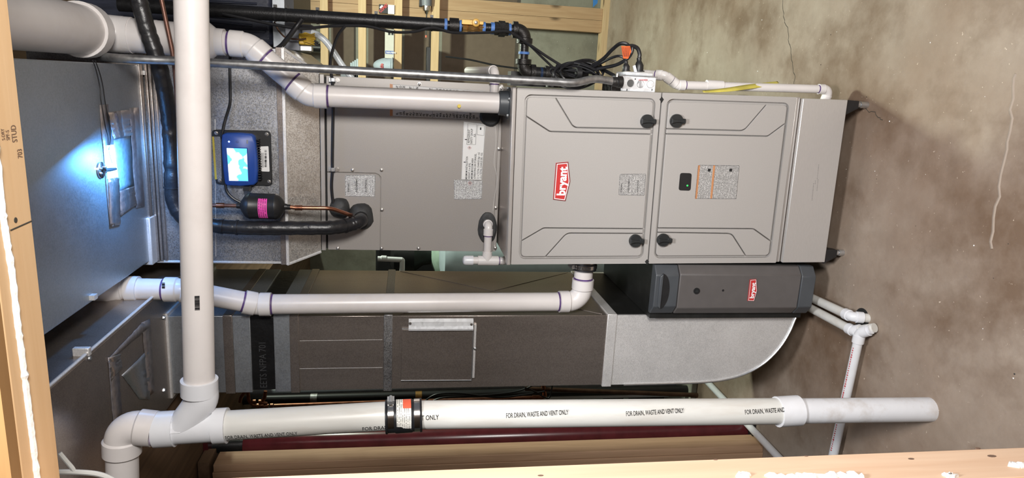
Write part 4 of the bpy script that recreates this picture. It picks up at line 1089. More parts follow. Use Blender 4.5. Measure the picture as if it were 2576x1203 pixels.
collar(1262, .022, GR*1.32, 'iron_fitting', 'union_nut', 8); collar(1250, .016, GR*1.1, 'iron_fitting', 'union_tail', 8); collar(1274, .014, GR*1.1, 'iron_fitting', 'union_tail', 8)
zv = gp(1190, 70).z
mb = MB(); mb.lathe((gx,GY,zv-.034), (0,0,1), [(0,GR*.98),(.014,GR*.98),(.016,GR*.85),(.024,GR*1.15),(.044,GR*1.15),(.052,GR*.85),(.054,GR*.98),(.068,GR*.98)], 8); vb = mb.build('valve_body', 'brass', gs)
zh = gp(1195, 62).z; xh = gp(1195, 62).x+.004
mb = MB(); mb.lathe((xh,GY-.020,zh), (0,-1,0), [(0,.013),(.010,.013),(.011,.010)], 20)
mb.obox((xh,GY-.026,zh+.022), (.0075,0,0), (0,.003,0), (0,0,.024)); mb.obox((xh,GY-.026,zh-.015), (.005,0,0), (0,.003,0), (0,0,.010)); mb.build('valve_handle', 'valve_yellow', vb, bevel=.001)
MB().lathe((xh,GY-.031,zh), (0,-1,0), [(0,.006),(.003,.006),(.004,.003)], 6).build('handle_nut', 'screw_metal', vb)
# tee, dirt leg and stub into the furnace
zT = gp(1392, 182).z
mb = MB(); mb.tube([V((x2,GY,zT+.030)), V((x2,GY,zT-.030))], GR*1.22, 24); mb.tube([V((x2,GY,zT)), V((x2-.045,GY,zT))], GR*1.2, 24)
mb.lathe((x2,GY,zT+.022), (0,0,1), [(0,GR*1.3),(.008,GR*1.3)], 24); mb.lathe((x2,GY,zT-.030), (0,0,1), [(0,GR*1.3),(.008,GR*1.3)], 24); mb.build('tee', 'iron_fitting', gs)
collar(1357, .008, GR*.95, 'blue_dope', 'sealant_ring', x_=x2); collar(1368, .008, GR*1.0, 'blue_dope', 'sealant_ring', x_=x2); collar(1413, .010, GR*.95, 'blue_dope', 'sealant_ring', x_=x2)
MB().tube([V((x2,GY,zT-.02)), V((x2,GY,zT-.12))], GR*.8, 20).build('dirt_leg', 'black_steel', gs)
zz_ = V((gx,GY,zt_)); MB().lathe((x2+.058,GY,zt_), (1,0,0), [(0,GR*.95),(.008,GR*.95)], 20).build('sealant_ring', 'blue_dope', gs)
# cable ties and the cables strapped along the pipe
for x in (693, 721, 799, 946, 1086):
    z = gp(x, 48).z; MB().lathe((gx,GY,z-.003), (0,0,1), [(0,GR*1.0),(0,GR*1.13),(.006,GR*1.13),(.006,GR)], 20).build('cable_tie', 'black_plastic', gs)
    MB().box(gx+GR, gx+GR*1.5, GY-.005, GY+.005, z-.005, z+.005).build('tie_head', 'black_plastic', gs)

def cable(name, pts, r, mat, label, cat, group=None, smooth=8, n=8):
    mb = MB(); mb.tube(spline(pts, smooth), r, n); return single(name, mb, mat, label, cat, group)
fr_ = GY-GR*1.3
cable('electric_cable', [at(x, y, fr_+dy) for x, y, dy in ((560,35,.0),(690,62,0),(760,72,0),(830,66,0),(920,66,0),(985,80,0),(1040,80,0),(1090,70,0),(1140,82,0),(1220,82,0),(1280,80,0),(1320,104,-.01),(1380,145,-.02),(1440,180,-.03),(1470,186,-.03))], .0045, 'black_rubber',
      'black cable strapped along the gas pipe and drooping to the tied coil', 'cable')
cable('electric_cable', [at(x, y, fr_-.01) for x, y in ((1285,82),(1330,112),(1370,150),(1410,185),(1440,192))], .0040, 'black_rubber', 'second black cable dropping from the gas valve to the tied coil', 'cable')
cable('wall_cable', [at(x, y, Y) for x, y, Y in ((1120,142,2.6),(1180,150,2.6),(1250,165,2.6),(1320,174,2.6))], .006, 'black_rubber', 'thin black wire hanging in front of the back wall', 'cable')
cable('sensor_cable', [at(x, y, Y) for x, y, Y in ((868,66,.30),(850,90,.27),(836,130,.24),(831,165,.22),(836,205,.205),(838,260,.205),(837,330,.205),(836,400,.205),(836,430,.205),(834,470,.205),(838,512,.205))], .0048, 'black_rubber',
      'black sensor cable clipped across the top of the coil cabinet', 'cable')
for y in (201, 427):
    p = at(838, y, .20); t = thing('cable_clip', 'small metal cable clip screwed to the coil cabinet %s' % ('by its outer corner' if y < 300 else 'above the access label'), 'clip', p+V((0,.018,0)))
    mb = MB(); mb.box(p.x-.007, p.x+.007, .206, .219, p.z-.002, p.z+.014) ; mb.box(p.x-.006, p.x+.006, .197, .212, p.z-.006, p.z+.006); mb.build('strap', 'zinc', t, bevel=.001)
    q = p+V((0,0,-.012)); mb = MB(); mb.lathe((q.x,.2185,q.z), (0,-1,0), [(0,.007),(.002,.007),(.002,.004),(.006,.004)], 12); mb.build('screw', 'screw_metal', t)

# ============================================================ conduit and junction box
t = thing('conduit', 'grey steel electrical conduit running down to the junction box beside the furnace', 'conduit', at(1540, 208, -.02))
KY = -.045
P = [at(190,128,.12), at(235,138,.06), at(300,147,KY), at(420,152,KY), at(900,181,KY), at(1400,206,KY), at(1448,208,KY), at(1496,199,KY+.02), at(1548,206,KY+.03)]
P = P[:4]+[at(1400,206,KY)]+P[6:]
pp = spline(P[:4], 8)[:-1]+[P[3].lerp(P[4], k/12) for k in range(12)]+spline(P[4:], 8)
MB().tube(pp, .0112, 18).build('tube', 'conduit_steel', t)
p = P[-1]; mb = MB(); mb.lathe(p+V((0,0,.010)), (0,0,-1), [(0,.0135),(.014,.0150),(.016,.0175),(.030,.0175),(.032,.014)], 12); mb.build('connector', 'iron_fitting', t)
MB().lathe(p+V((.012,0,-.004)), (1,0,0), [(0,.004),(.012,.004)], 8).build('connector_screw', 'screw_metal', t)
BYf = .018
b0, b1 = at(1568, 229, BYf), at(1652, 194, BYf)
xA, xB = b0.x, at(1600, 192, BYf).x; zA, zB = b1.z, at(1564, 200, BYf).z
bx_ = thing('junction_box', 'shiny galvanised outlet box with three knockouts and two plugged cords on the furnace side', 'electrical box', ((xA+xB)/2, .05, zA))
MB().box(xA, xB, BYf, BYf+.105, zA, zB).build('box', 'galvanised_bright', bx_, bevel=.003)
bxw = at(1600, 181, BYf).x
MB().box(xB+.0, xB+.002, BYf-.002, BYf+.107, zA-.003, zB+.003).build('cover_flange', 'zinc', bx_)
MB().box(xB+.002, bxw, BYf+.004, BYf+.10, zA+.008, zB-.010).build('raised_cover', 'galvanised_bright', bx_, bevel=.005)
for x, y in ((1586,209.5),(1611,211.5),(1636,212)):
    p = at(x, y, BYf); mb = MB(); n = 24
    mb.lathe(p, (0,-1,0), [(0,.0115),(.0006,.0115),(.0007,.0105),(-.0002,.0105)], n); mb.build('knockout', 'zinc', bx_)
p = at(1598, 199, BYf); MB().lathe(p, (0,-1,0), [(0,.002),(.0006,.002)], 10).build('pilot_hole', 'ink', bx_)
mb = MB()
for k in range(9):
    q = at(1608+k*2.5, 201.5, BYf); mb.box(q.x-.002, q.x+.002, BYf-.0006, BYf+.001, q.z-.0009, q.z+.0009)
mb.build('red_stamp', 'red_ink', bx_)
for x in (1577, 1640): p = at(x, 226, BYf); MB().box(p.x-.003, p.x+.003, BYf-.0008, BYf+.002, p.z-.0012, p.z+.0012).build('slot', 'ink', bx_)
# side bracket and toggle switch
MB().box(xA-.002, xA+.02, BYf+.002, BYf+.10, zB, zB+.030).build('mounting_bracket', 'iron_fitting', bx_, bevel=.002)
p = at(1600, 178, BYf+.03); mb = MB(); mb.obox(p+V((.004,0,.004)), (.011,0,.004), (0,.003,0), (-.0015,0,.0035)); mb.build('toggle_switch', 'white_print', bx_)
# plugs standing out of the cover
def plug(x, y0, y1, lab, wd):
    Yp = BYf+.04; a = at(x, y0, Yp); b = at(x, y1, Yp); a.x = bxw+.0015
    d = (b-a).normalized(); L = (b-a).length
    t = thing('power_plug', lab, 'plug', a, 'plugs on the junction box')
    mb = MB(); n = 8
    mb.lathe(a, d, [(0,wd*1.15),(L*.07,wd*1.15),(L*.08,wd*.9),(L*.45,wd*.95),(L*.70,wd*.62),(L*.75,wd*.5),(L*.98,wd*.52),(L,wd*.45)], n); mb.build('plug_body', 'black_plastic', t, sharp=50)
    return b
e1_ = plug(1575, 178, 154, 'smaller black plug on the junction box, nearer the conduit', .0125)
e2_ = plug(1608, 178, 145, 'larger black plug on the junction box with a heavy cord', .0150)
Yc = BYf+.04
cable('electric_cable', [e2_, at(1609,136,Yc), at(1604,122,Yc), at(1592,116,Yc), at(1578,117,Yc)], .0062, 'black_rubber', 'heavy black cord curving from the larger plug to the loop', 'cable')
cable('electric_cable', [at(x, y, Y) for x, y, Y in ((1578,117,Yc),(1590,118,Yc),(1588,134,Yc),(1575,150,Yc),(1548,164,Yc+.04),(1510,172,Yc+.08),(1470,182,Yc+.12),(1440,186,Yc+.16),(1425,178,Yc+.18),(1440,162,Yc+.18),(1475,159,Yc+.15),(1510,172,Yc+.12),(1545,190,Yc+.06))], .0056, 'black_rubber', 'black cord looping below the orange tag', 'cable')
cable('electric_cable', [at(x, y, Y) for x, y, Y in ((1586,128,Yc),(1578,112,Yc+.01),(1560,110,Yc+.02),(1540,125,Yc+.05),(1515,150,Yc+.08),(1480,170,Yc+.12),(1440,178,Yc+.16),(1400,165,Yc+.2))], .0056, 'black_rubber', 'black cord rising into the high loop around the orange tag', 'cable')
cable('electric_cable', [e1_, at(1570,146,Yc), at(1556,141,Yc+.01), at(1535,147,Yc+.04), at(1510,160,Yc+.08), at(1475,176,Yc+.12), at(1435,182,Yc+.16)], .0040, 'black_rubber', 'thin black cord from the smaller plug into the tied coil', 'cable')
# tied coil of thin cable
cb = thing('cable_coil', 'bundle of thin black cable tied in loops beside the gas tee', 'cable', at(1450, 190, .2))
cc = at(1455, 183, .17)
for k in range(9):
    mb = MB(); n = 40; ph = k*.7; rx, rz_ = .024+.006*random.random(), .058+.02*random.random()
    pts = []
    for i in range(n+1):
        a = 2*math.pi*i/n; pts.append(cc+V((rx*math.cos(a)*(1+.5*math.sin(a+ph))-.012*math.sin(k), .014*math.sin(2*a+ph)+.004*k-.016, rz_*math.sin(a)+.012*math.sin(ph*1.7))))
    mb.tube(pts, .0028 if k % 2 else .0038, 6, caps=False); mb.build('loop', 'black_rubber', cb)
mb = MB(); mb.lathe(cc+V((-.002,-.002,-.008)), (0,0,1), [(0,.020),(.016,.020)], 12); mb.build('tie', 'black_plastic', cb)
# orange warning tag on the cord
q = [at(x, y, Yc-.012) for x, y in ((1563,116),(1585,116),(1588,130),(1580,148),(1568,147))]
mb = MB(); mb.prism(q, (0,.0010,0)); t = single('cord_tag', mb, 'orange_tag', 'orange warning tag on the black cord above the junction box', 'tag')
mb = MB()
for k in range(6):
    a, b = at(1565+k*3.6, 119, Yc-.0125), at(1570+k*2.2, 143, Yc-.0125)
    for j in range(7):
        c = a.lerp(b, (j+.4)/7); mb.obox(c, (.0016,0,0), (0,.0003,0), (0,0,.0007))
mb.build('tag_print', 'ink', t)
# curl of yellow tape on the furnace side
mb = MB(); pts = [at(x, y, .06+.02*k) for k, (x, y) in enumerate(((1770,231),(1830,224),(1880,216),(1925,211),(1960,207)))]
P = spline(pts, 6); n = len(P); vs = []
for i, p in enumerate(P): vs += [p+V((-.010*math.sin(math.pi*(i+1)/(n+1))-.001,0,0)), p+V((.003,.012,0))]
mb.add(vs, [(2*i, 2*i+1, 2*i+3, 2*i+2) for i in range(n-1)]); o = single('tape_strip', mb, 'tape_yellow', 'loose curl of yellow tape against the furnace side', 'tape')
sm = o.modifiers.new('solid', 'SOLIDIFY'); sm.thickness = .0006

# ============================================================ refrigerant lines
ss = thing('suction_line', 'thick black foam-sleeved suction line curving down to the coil cabinet', 'refrigerant line', coil(905, 550))
SLY = .055
P = [at(338,-40,.0), at(352,10,.008), at(372,80,.012), at(396,150,.016), at(415,230,.04), at(428,320,SLY+.02), at(433,420,SLY+.02), at(436,500,SLY+.02), at(462,548,SLY+.02), at(510,562,SLY+.03), at(560,570,SLY+.03), at(640,574,SLY+.03), at(740,574,SLY+.04), at(830,573,SLY+.05), at(880,566,SLY+.08), at(905,556,.15), at(908,548,.20)]
pts = spline(P, 10); mb = MB(); mb.tube(pts, [.0215+.0026*noise.noise(V((i*.55,1,5))) for i in range(len(pts))], 22); sl = mb.build('foam_sleeve', 'foam_sleeve', ss)
for x, y, Y in ((433,468,SLY+.02),(560,570,SLY+.03),(596,572,SLY+.03),(866,568,SLY+.07)):
    i = min(range(len(pts)), key=lambda k: (pts[k]-at(x, y, Y)).length); ring(ss, pts[i], pts[min(i+1,len(pts)-1)]-pts[i-1], .0232, .005, 'black_rubber', 'sleeve_joint')
def blob(par, x, y, rx, rz_, ry, name='putty_lump', seed=0):
    c = coil(x, y); mb = MB(); nu, nv = 20, 10; vs = []
    for i in range(nv+1):
        th = math.pi*i/nv
        for j in range(nu):
            ph = 2*math.pi*j/nu; d = V((math.sin(th)*math.cos(ph), -math.cos(th), math.sin(th)*math.sin(ph)))
            k = 1+.13*noise.noise(d*1.6+V((seed,0,0))); vs.append(c+V((d.x*rx*k, d.y*ry*k, d.z*rz_*k)))
    mb.add(vs, [(i*nu+j, i*nu+(j+1)%nu, (i+1)*nu+(j+1)%nu, (i+1)*nu+j) for i in range(nv) for j in range(nu)]); return mb.build(name, 'putty', par, sharp=60)
blob(ss, 908, 545, .046, .040, .034, seed=3)
ll = thing('liquid_line', 'copper liquid line with black filter drier and pink label in front of the plenum', 'refrigerant line', coil(860, 535))
blob(ll, 855, 523, .034, .034, .030, seed=9)
LY = .11
top_ = [at(398,-30,.03), at(410,30,.03), at(425,90,.03), at(441,150,.03), at(452,260,.04), at(470,480,.08), at(500,516,.10)]
P = fillet([at(400,-30,.0), at(438,150,.0), at(462,470,.06), at(480,517,.10), at(560,517,.10)], .04, 8)
MB().tube(P+[at(608,518,.10)], .0058, 12).build('copper_tube', 'copper_dull', ll)
P = fillet([at(716,520,.10), at(745,523,.10), at(833,524,.11), at(880,541,.15), at(884,541,.20)], .02, 8)
MB().tube(P, .0062, 12).build('copper_tube', 'copper', ll)
for x, y in ((555,517),(722,521),(752,523)):
    MB().lathe(at(x, y, .10)+V((0,0,-.010)), (0,0,1), [(0,.0062),(0,.0082),(.022,.0082),(.022,.0062)], 14).build('brazed_joint', 'copper' if x != 722 else 'black_steel', ll)
z0, z1 = at(718,519,.10).z, at(608,519,.10).z; cx_ = at(660,519,.10).x; L = z1-z0; R = .0385
mb = MB(); mb.lathe((cx_,.10,z0-.006), (0,0,1), [(0,.008),(.008,.010),(.012,.020),(.022,.034),(.030,R),(.034,R*1.03),(.037,R),(L-.022,R),(L-.019,R*1.03),(L-.015,R),(L-.006,.034),(L+.004,.020),(L+.010,.009),(L+.020,.008)], 32)
fdr = mb.build('filter_drier', 'black_plastic', ll)
za, zb_ = at(671,519,.062).z, at(648,519,.062).z; vs = []; n = 14
for z in (za, zb_):
    for k in range(n+1):
        a = -.95+1.75*k/n; vs.append(V((cx_+R*1.012*math.sin(a), .10-R*1.012*math.cos(a), z)))
mb = MB(); mb.add(vs, [(k, k+1, n+2+k, n+1+k) for k in range(n)]); mb.build('pink_label', 'print_pink', fdr)
P = [V((cx_+.040*math.sin(a), .10-.040*math.cos(a), at(712,519,.06).z)) for a in (x*.2-1.2 for x in range(13))]

# ============================================================ controller on the plenum
QY2 = PY+.006
def qx(x, y): p = at(x, y, QY2); return (p.x, p.z)
ct = thing('plenum_controller', 'blue handheld-style controller with glowing touch screen on a black plate', 'controller', at(610, 465, QY2))
q = [qx(*k) for k in ((545,463),(686,466),(682,329),(534,326))]
MB().plate(rquad(q, .012), QY2-.010, QY2, .001).build('mounting_plate', 'black_plastic', ct)
for x, y in ((544,335),(671,338),(553,455),(677,457)): screw(ct, x, y, QY2-.010, .0042)
q = [qx(*k) for k in ((543,450),(560,450),(557,343),(536,343))]; lb = MB().plate([q[0],q[1],q[2],q[3]], QY2-.0108, QY2-.009).build('caution_label', 'print_grey', ct)
q = [qx(*k) for k in ((543,450),(548,450),(541,343),(536,343))]; MB().plate(q, QY2-.0112, QY2-.010).build('yellow_edge', 'label_yellow', lb)
q = [qx(*k) for k in ((658,430),(680,431),(677,367),(655,368))]; lb = MB().plate(rquad(q, .003), QY2-.0108, QY2-.009).build('serial_label', 'label_white', ct)
mb = MB()
for k in range(19):
    p = at(670, 377+k*2.3, QY2); wd_ = random.choice((.0004,.0008,.0012)); mb.box(p.x-wd_, p.x+wd_, QY2-.0114, QY2-.0105, p.z-.003, p.z+.003)
for x in (664, 661, 658.5):
    for k in range(12 if x > 660 else 6):
        p = at(x, 385+k*3.1, QY2); mb.box(p.x-.0014, p.x+.0014, QY2-.0114, QY2-.0105, p.z-.0008, p.z+.0008)
mb.build('bar_code', 'ink', lb)
HY = QY2-.038
def hx(x, y): p = at(x, y, HY); return (p.x, p.z)
body = rquad([hx(*k) for k in ((566,464),(602,469),(640,464),(648,430),(646,380),(638,341),(600,335),(560,336),(556,390))], .010)
b_ = [hx(*k) for k in ((565,461),(570,467),(605,469),(638,466),(645,459),(648,430),(647,400),(643,360),(637,343),(630,338),(600,335),(566,335),(558,340),(556,360),(558,400),(562,440))]
MB().plate(b_, HY, QY2-.010, .004).build('body', 'controller_blue', ct, sharp=50)
mb = MB()
for k in range(17):
    p = at(645+k*.35, 352+k*6.2, HY+.006); mb.box(p.x-.0012, p.x+.0012, HY+.004, HY+.028, p.z-.007, p.z+.001)
mb.build('cooling_fin', 'black_plastic', ct)
bez = [hx(*k) for k in ((574,458),(627,459),(623,372),(565,370))]
MB().plate(bez, HY-.0016, HY+.002, .0008).build('screen_bezel', 'controller_blue', ct)
# screen picture: cyan ground with pale shapes
mt, nt, bb = nodes('screen_glow'); N, L_ = nt.nodes, nt.links
tcn = N.new('ShaderNodeTexCoord'); nzn = N.new('ShaderNodeTexNoise'); nzn.inputs['Scale'].default_value = 28; nzn.inputs['Detail'].default_value = 2; L_.new(tcn.outputs['Object'], nzn.inputs[0])
rpn = N.new('ShaderNodeValToRGB'); rpn.color_ramp.elements[0].position = .50; rpn.color_ramp.elements[1].position = .56
rpn.color_ramp.elements[0].color = (.12, .62, .95, 1); rpn.color_ramp.elements[1].color = (.85, .98, 1, 1); L_.new(nzn.outputs[0], rpn.inputs[0])
L_.new(rpn.outputs[0], bb.inputs['Emission Color']); bb.inputs['Emission Strength'].default_value = 1.6; bb.inputs['Base Color'].default_value = (0, 0, 0, 1); M['screen_glow'] = mt
so = MB().plate([hx(*k) for k in ((577,454.5),(624.5,455.5),(621,374),(570.5,372.5))], HY-.0022, HY).build('touch_screen', 'screen_glow', ct)
mb = MB()
for q in (((584,428),(600,400)),((584,410),(602,428)),((597,398),(598,432))):
    a, b = at(*q[0], HY-.0026), at(*q[1], HY-.0026); mb.tube([a, b], .0022, 6)
emit('screen_white', (1, 1, 1), 1.5); mb.build('screen_figure', 'screen_white', so)
emit('blue_led', (.2, .3, 1), 8)
p = at(576, 356.5, HY); MB().lathe(p, (0,-1,0), [(0,.0026),(.0008,.002)], 10).build('status_light', 'blue_led', ct)
for k in range(7):
    p = at(597, 357, HY)+V((.0034*math.cos(k*1.05) if k else 0, 0, .0034*math.sin(k*1.05) if k else 0)); MB().lathe(p, (0,-1,0), [(0,.0008),(.0003,.0008)], 6).build('speaker_hole', 'ink', ct)
p = at(622, 357, HY); MB().box(p.x-.0055, p.x+.0055, HY-.0006, HY+.002, p.z-.0022, p.z+.0022).build('usb_port', 'zinc', ct)
cable('controller_cable', [at(x, y, Y) for x, y, Y in ((579,142,.16),(578,170,.16),(579,230,.16),(578,262,.16),(567,300,.16),(560,330,.15),(557,345,.15))], .0042, 'black_rubber', 'black cable dropping to the blue controller', 'cable')
cable('controller_cable', [at(x, y, .15) for x, y in ((566,455),(570,480),(585,498),(606,510))], .0042, 'black_rubber', 'short black cable looping from controller to filter drier', 'cable')
p0, p1 = at(623, 466, .16), at(623, 490, .14)
single('strap_bracket', MB().box(p0.x-.014, p0.x, .13, .17, at(630,470,.15).z, at(615,470,.15).z), 'black_plastic', 'black strap between blue controller and filter drier', 'bracket')
# ============================================================ things beside and behind the plenum
t = thing('wrapped_duct', 'dark crinkled insulation-wrapped duct beside the plenum behind the gas pipe', 'duct', (.85, .72, 1.75))
zlo = at(690, 120, .55).z; x0_, x1_ = .66, 1.25
MB().box(.615, x1_, .55, .95, zlo, 2.54).build('wrap', 'duct_wrap', t, bevel=.02)
za, zb_ = at(718, 60, .54).z, at(686, 60, .54).z
MB().box(.61, x1_, .535, .96, za, zb_).build('collar', 'galvanised_blue', t, bevel=.002)
MB().box(.61, x1_, .54, .96, at(740,60,.54).z, za).build('end_band', 'black_plastic', t)
mb = MB()
for k in range(14):
    xx = .625+k*.018; mb.tube([(xx,.546,zlo+.02+random.random()*.05), (xx+random.uniform(-.01,.01),.543,zlo+.16+random.random()*.3)], .004, 6)
mb.build('crease', 'duct_wrap', t)
# damper actuator with yellow wires and clear hose
ac = thing('damper_actuator', 'grey damper actuator with yellow wiring block beside the plenum flare', 'actuator', at(775, 120, .42))
AYY = .42
def ap_(x, y, dy=0): return at(x, y, AYY+dy)
a, b = ap_(715,125), ap_(755,58); MB().box(a.x, b.x, AYY+.02, AYY+.12, b.z, a.z).build('cover_plate', 'grey_plastic', ac, bevel=.003)
a, b = ap_(757,102), ap_(786,62); MB().box(a.x, b.x, AYY+.01, AYY+.10, b.z, a.z).build('housing', 'grey_plastic', ac, bevel=.005)
a, b = ap_(752,115), ap_(793,86); MB().box(a.x+.004, b.x, AYY-.006, AYY+.02, b.z, a.z).build('wiring_block', 'wire_yellow', ac, bevel=.004)
for k in range(7):
    mb = MB(); y = 89+k*3.6; mb.tube(spline([ap_(755+k*2,y,-.008), ap_(768,y-6,-.016), ap_(782,y-2,-.016), ap_(792,y-5+k,-.010)], 6), .0018, 6); mb.build('yellow_wire', 'wire_yellow', ac)
a, b = ap_(755,128), ap_(785,116); MB().box(a.x, b.x, AYY-.004, AYY+.03, b.z, a.z).build('terminal_strip', 'zinc', ac, bevel=.002)
for dy in (0, 6): mb = MB(); mb.tube([ap_(790,103+dy,-.01), ap_(801,108+dy,-.01)], .0035, 8); mb.build('spade_connector', 'black_plastic', ac)
cable('brown_wire', [at(x, y, .40) for x, y in ((690,55),(700,75),(715,92),(730,97),(752,99),(770,98))], .0028, 'copper_old', 'thin brown wire reaching the damper actuator', 'cable')
cable('hose', [at(x, y, .42) for x, y in ((783,82),(800,88),(820,105),(840,132),(858,160),(880,190),(895,210))], .0105, 'clear_hose', 'clear corrugated hose curving from the damper actuator behind the conduit', 'hose', n=14)
cable('drop_cable', [at(x, y, Y) for x, y, Y in ((760,48,.30),(745,68,.30),(725,95,.28),(705,118,.25),(680,131,.22),(660,130,.2),(600,128,.19))], .0078, 'black_rubber', 'thick black cable passing behind the intake pipe', 'cable', n=12)
single('box_transformer', MB().box(at(1285,200,.30).x-.02, at(1400,186,.30).x+.004, .44, .52, at(1420,195,.45).z, at(1284,195,.45).z), 'black_plastic', 'black flat box behind the gas tee on top of the furnace side', 'electrical box')

# ============================================================ shelves and stored things at the back
SY_ = 2.98
for k, (x, lab) in enumerate(((815,'topmost'),(911,'second from the top'),(1002,'third from the top'),(1096,'lowest'))):
    z0, z1 = at(x+10, 40, SY_).z, at(x-10, 40, SY_).z
    t = thing('storage_shelf', 'pale pine shelf against the back wall, %s of the four' % lab, 'shelf', (1.0, 3.0, z0), 'pine shelves')
    MB().box(.15, 2.6, SY_, SY_+.04, z0, z1).build('front_rail', 'shelf_pine', t, bevel=.002)
    MB().box(.15, 2.6, SY_+.04, 3.045, z0+.012, z1-.012).build('shelf_board', 'shelf_pine', t)
for k in range(2):
    x0_ = at(1200, 62, 3.05).x+.085*k
    t = single('shelf_post', MB().box(x0_, x0_+.083, 3.05, 3.12, .045, 2.5), 'stud_pine', 'pine shelf post of the pair, %s the furnace' % ('nearer' if k == 0 else 'farther from'), 'post', 'shelf posts')
single('bottom_plate', MB().box(.1, 2.6, 3.03, 3.13, 0, .043), 'plate_pine', 'pine bottom plate lying on the slab under the shelf posts', 'board')
for k, (xa, xb, lab) in enumerate(((828,890,'between the first and second shelf'),(922,985,'between the second and third shelf'),(1014,1080,'between the third and fourth shelf'),(1110,1300,'below the lowest shelf, added for the wall shadow'))):  # last sheet is added where the bare wall lies in shadow
    z1, z0 = at(xa, 40, 3.2).z, at(xb, 40, 3.2).z
    single('backing_board', MB().box(.2, 2.6, 3.212, 3.238, z0, z1-.012), 'backing_board', 'backing board in shade-darkened brown on the wall %s' % lab, 'board', 'brown backing boards')
def shelf_z(x): return at(x-10, 40, SY_).z
z3, z4, z2, z1_ = shelf_z(1002), shelf_z(1096), shelf_z(911), shelf_z(815)
# cap
c = at(985, 166, 2.94); t = thing('baseball_cap', 'pale blue baseball cap with red lettering on the third shelf', 'cap', (c.x, 3.02, z3))
mb = MB(); nu, nv = 24, 8; vs = []
for i in range(nv+1):
    th = math.pi/2*i/nv
    for j in range(nu):
        ph = 2*math.pi*j/nu; vs.append(V((c.x+.060*math.cos(th)*math.cos(ph), 3.03+.095*math.cos(th)*math.sin(ph), z3+.01+.135*math.sin(th))))
mb.add(vs, [(i*nu+j, i*nu+(j+1)%nu, (i+1)*nu+(j+1)%nu, (i+1)*nu+j) for i in range(nv) for j in range(nu)]); mb.build('crown', 'cap_fabric', t)
mb = MB(); n = 12; vs = []
for k in range(n+1):
    a = math.pi*(1.1+.8*k/n); vs += [V((c.x+.060*math.cos(a),3.03+.094*math.sin(a),z3+.022)), V((c.x+.064*math.cos(a),3.03+.165*math.sin(a),z3+.008))]
mb.add(vs, [(2*k,2*k+1,2*k+3,2*k+2) for k in range(n)]); o = mb.build('brim', 'cap_fabric', t); o.modifiers.new('s', 'SOLIDIFY').thickness = .003
mb = MB(); 
def capfn(x, y):
    a = -math.pi/2+(x-.040)/.068; zz2 = .062+y; rr = math.sqrt(max(0.0, 1-(min(zz2,.13)/.145)**2)); return V((c.x+(.062*rr+.002)*math.cos(a), 3.03+(.097*rr+.003)*math.sin(a), z3+.01+zz2))
put_text(mb, 'Ritchie', (0,0,0), (1,0,0), (0,0,1), .034, sx=.58, bold=.03, fn=capfn); mb.build('embroidery', 'badge_red', t)
# boxes on the third shelf
a, b = at(968, 146, 2.96), at(1000, 72, 2.96)
t = thing('carton', 'tall white carton with blue printed band on the third shelf', 'box', (a.x, 3.02, z3))
x0_, x1_ = a.x, a.x+.075
z_t = at(968, 110, 2.96).z
xw0, xw1 = at(985, 147, 2.96).x, at(985, 74, 2.96).x
MB().box(xw0, xw1, 2.97, 3.06, z3, z_t).build('carton_body', 'box_card', t, bevel=.002)
MB().box(at(985,136,2.96).x, at(985,128,2.96).x, 2.968, 2.975, z3+.002, z_t-.004).build('blue_band', 'box_blue', t)
mb = MB(); put_text(mb, 'NAVIEN', V((at(985,134.5,2.96).x,2.9672,z_t-.010)), (0,0,-1), (1,0,0), .018, bold=.03); mb.build('carton_print', 'white_print', t); mb = MB()
for k in range(2): p = at(979+k*8, 86, 2.96); mb.box(p.x-.005, p.x+.012, 2.9675, 2.975, p.z-.007, p.z+.007)
mb.build('carton_mark', 'ink', t)
MB().box(xw0-.02, xw0, 2.975, 3.055, z3, z_t-.01).build('open_flap', 'grey_plastic', t)
xw0, xw1 = at(985, 35, 2.96).x, at(985, 12, 2.96).x; zq0, zq1 = z3, at(976, 20, 2.96).z; zq2 = at(953, 20, 2.96).z
single('small_carton', MB().box(xw0, xw1, 2.97, 3.07, zq0, zq1), 'box_white', 'small plain white carton on the third shelf', 'box')
t = thing('blade_box', 'small black box with slanted red lettering on top of the plain white carton', 'box', ((xw0+xw1)/2, 3.0, zq1))
MB().box(xw0+.003, xw1, 2.975, 3.05, zq1, zq2).build('box_body', 'black_plastic', t, bevel=.001)
mb = MB(); s2_ = math.sqrt(.5); put_text(mb, 'COMET', V((xw0+.004,2.9742,zq2-.012)), (s2_,0,-s2_), (s2_,0,s2_), .026, sx=.8, bold=.05); mb.build('box_lettering', 'badge_red', t)
mb = MB(); mb.obox(V((xw1-.016,2.974,zq2-.016)), (.012*s2_,0,-.012*s2_), (0,.0004,0), (.006*s2_,0,.006*s2_)); mb.build('white_flash', 'white_print', t)
# drill lying on the lowest shelf
zc = at(1082, 10, 2.95).z; xe = at(1084, 36, 2.95).x
t = thing('cordless_drill', 'cordless drill with steel chuck and long bit lying above the lowest shelf', 'drill', (xe+.1, 3.0, z4))
zc = z4+.036
MB().lathe((xe,2.97,zc), (1,0,0), [(0,.004),(.004,.012),(.018,.018),(.022,.026),(.045,.030),(.055,.030)], 20).build('chuck', 'stainless', t)
MB().lathe((xe+.055,2.97,zc), (1,0,0), [(0,.034),(.03,.036),(.10,.036),(.105,.030)], 20).build('body', 'grey_plastic', t)
MB().box(xe+.05, xe+.16, 2.975, 3.06, zc-.035, zc+.052).build('grip', 'black_plastic', t, bevel=.004)
MB().tube([(xe-.14,2.97,zc),(xe+.002,2.97,zc)], .0045, 8).build('bit', 'iron_fitting', t)
MB().tube([(xe-.155,2.97,zc),(xe-.14,2.97,zc)], .006, 8).build('bit_tip', 'label_red', t)
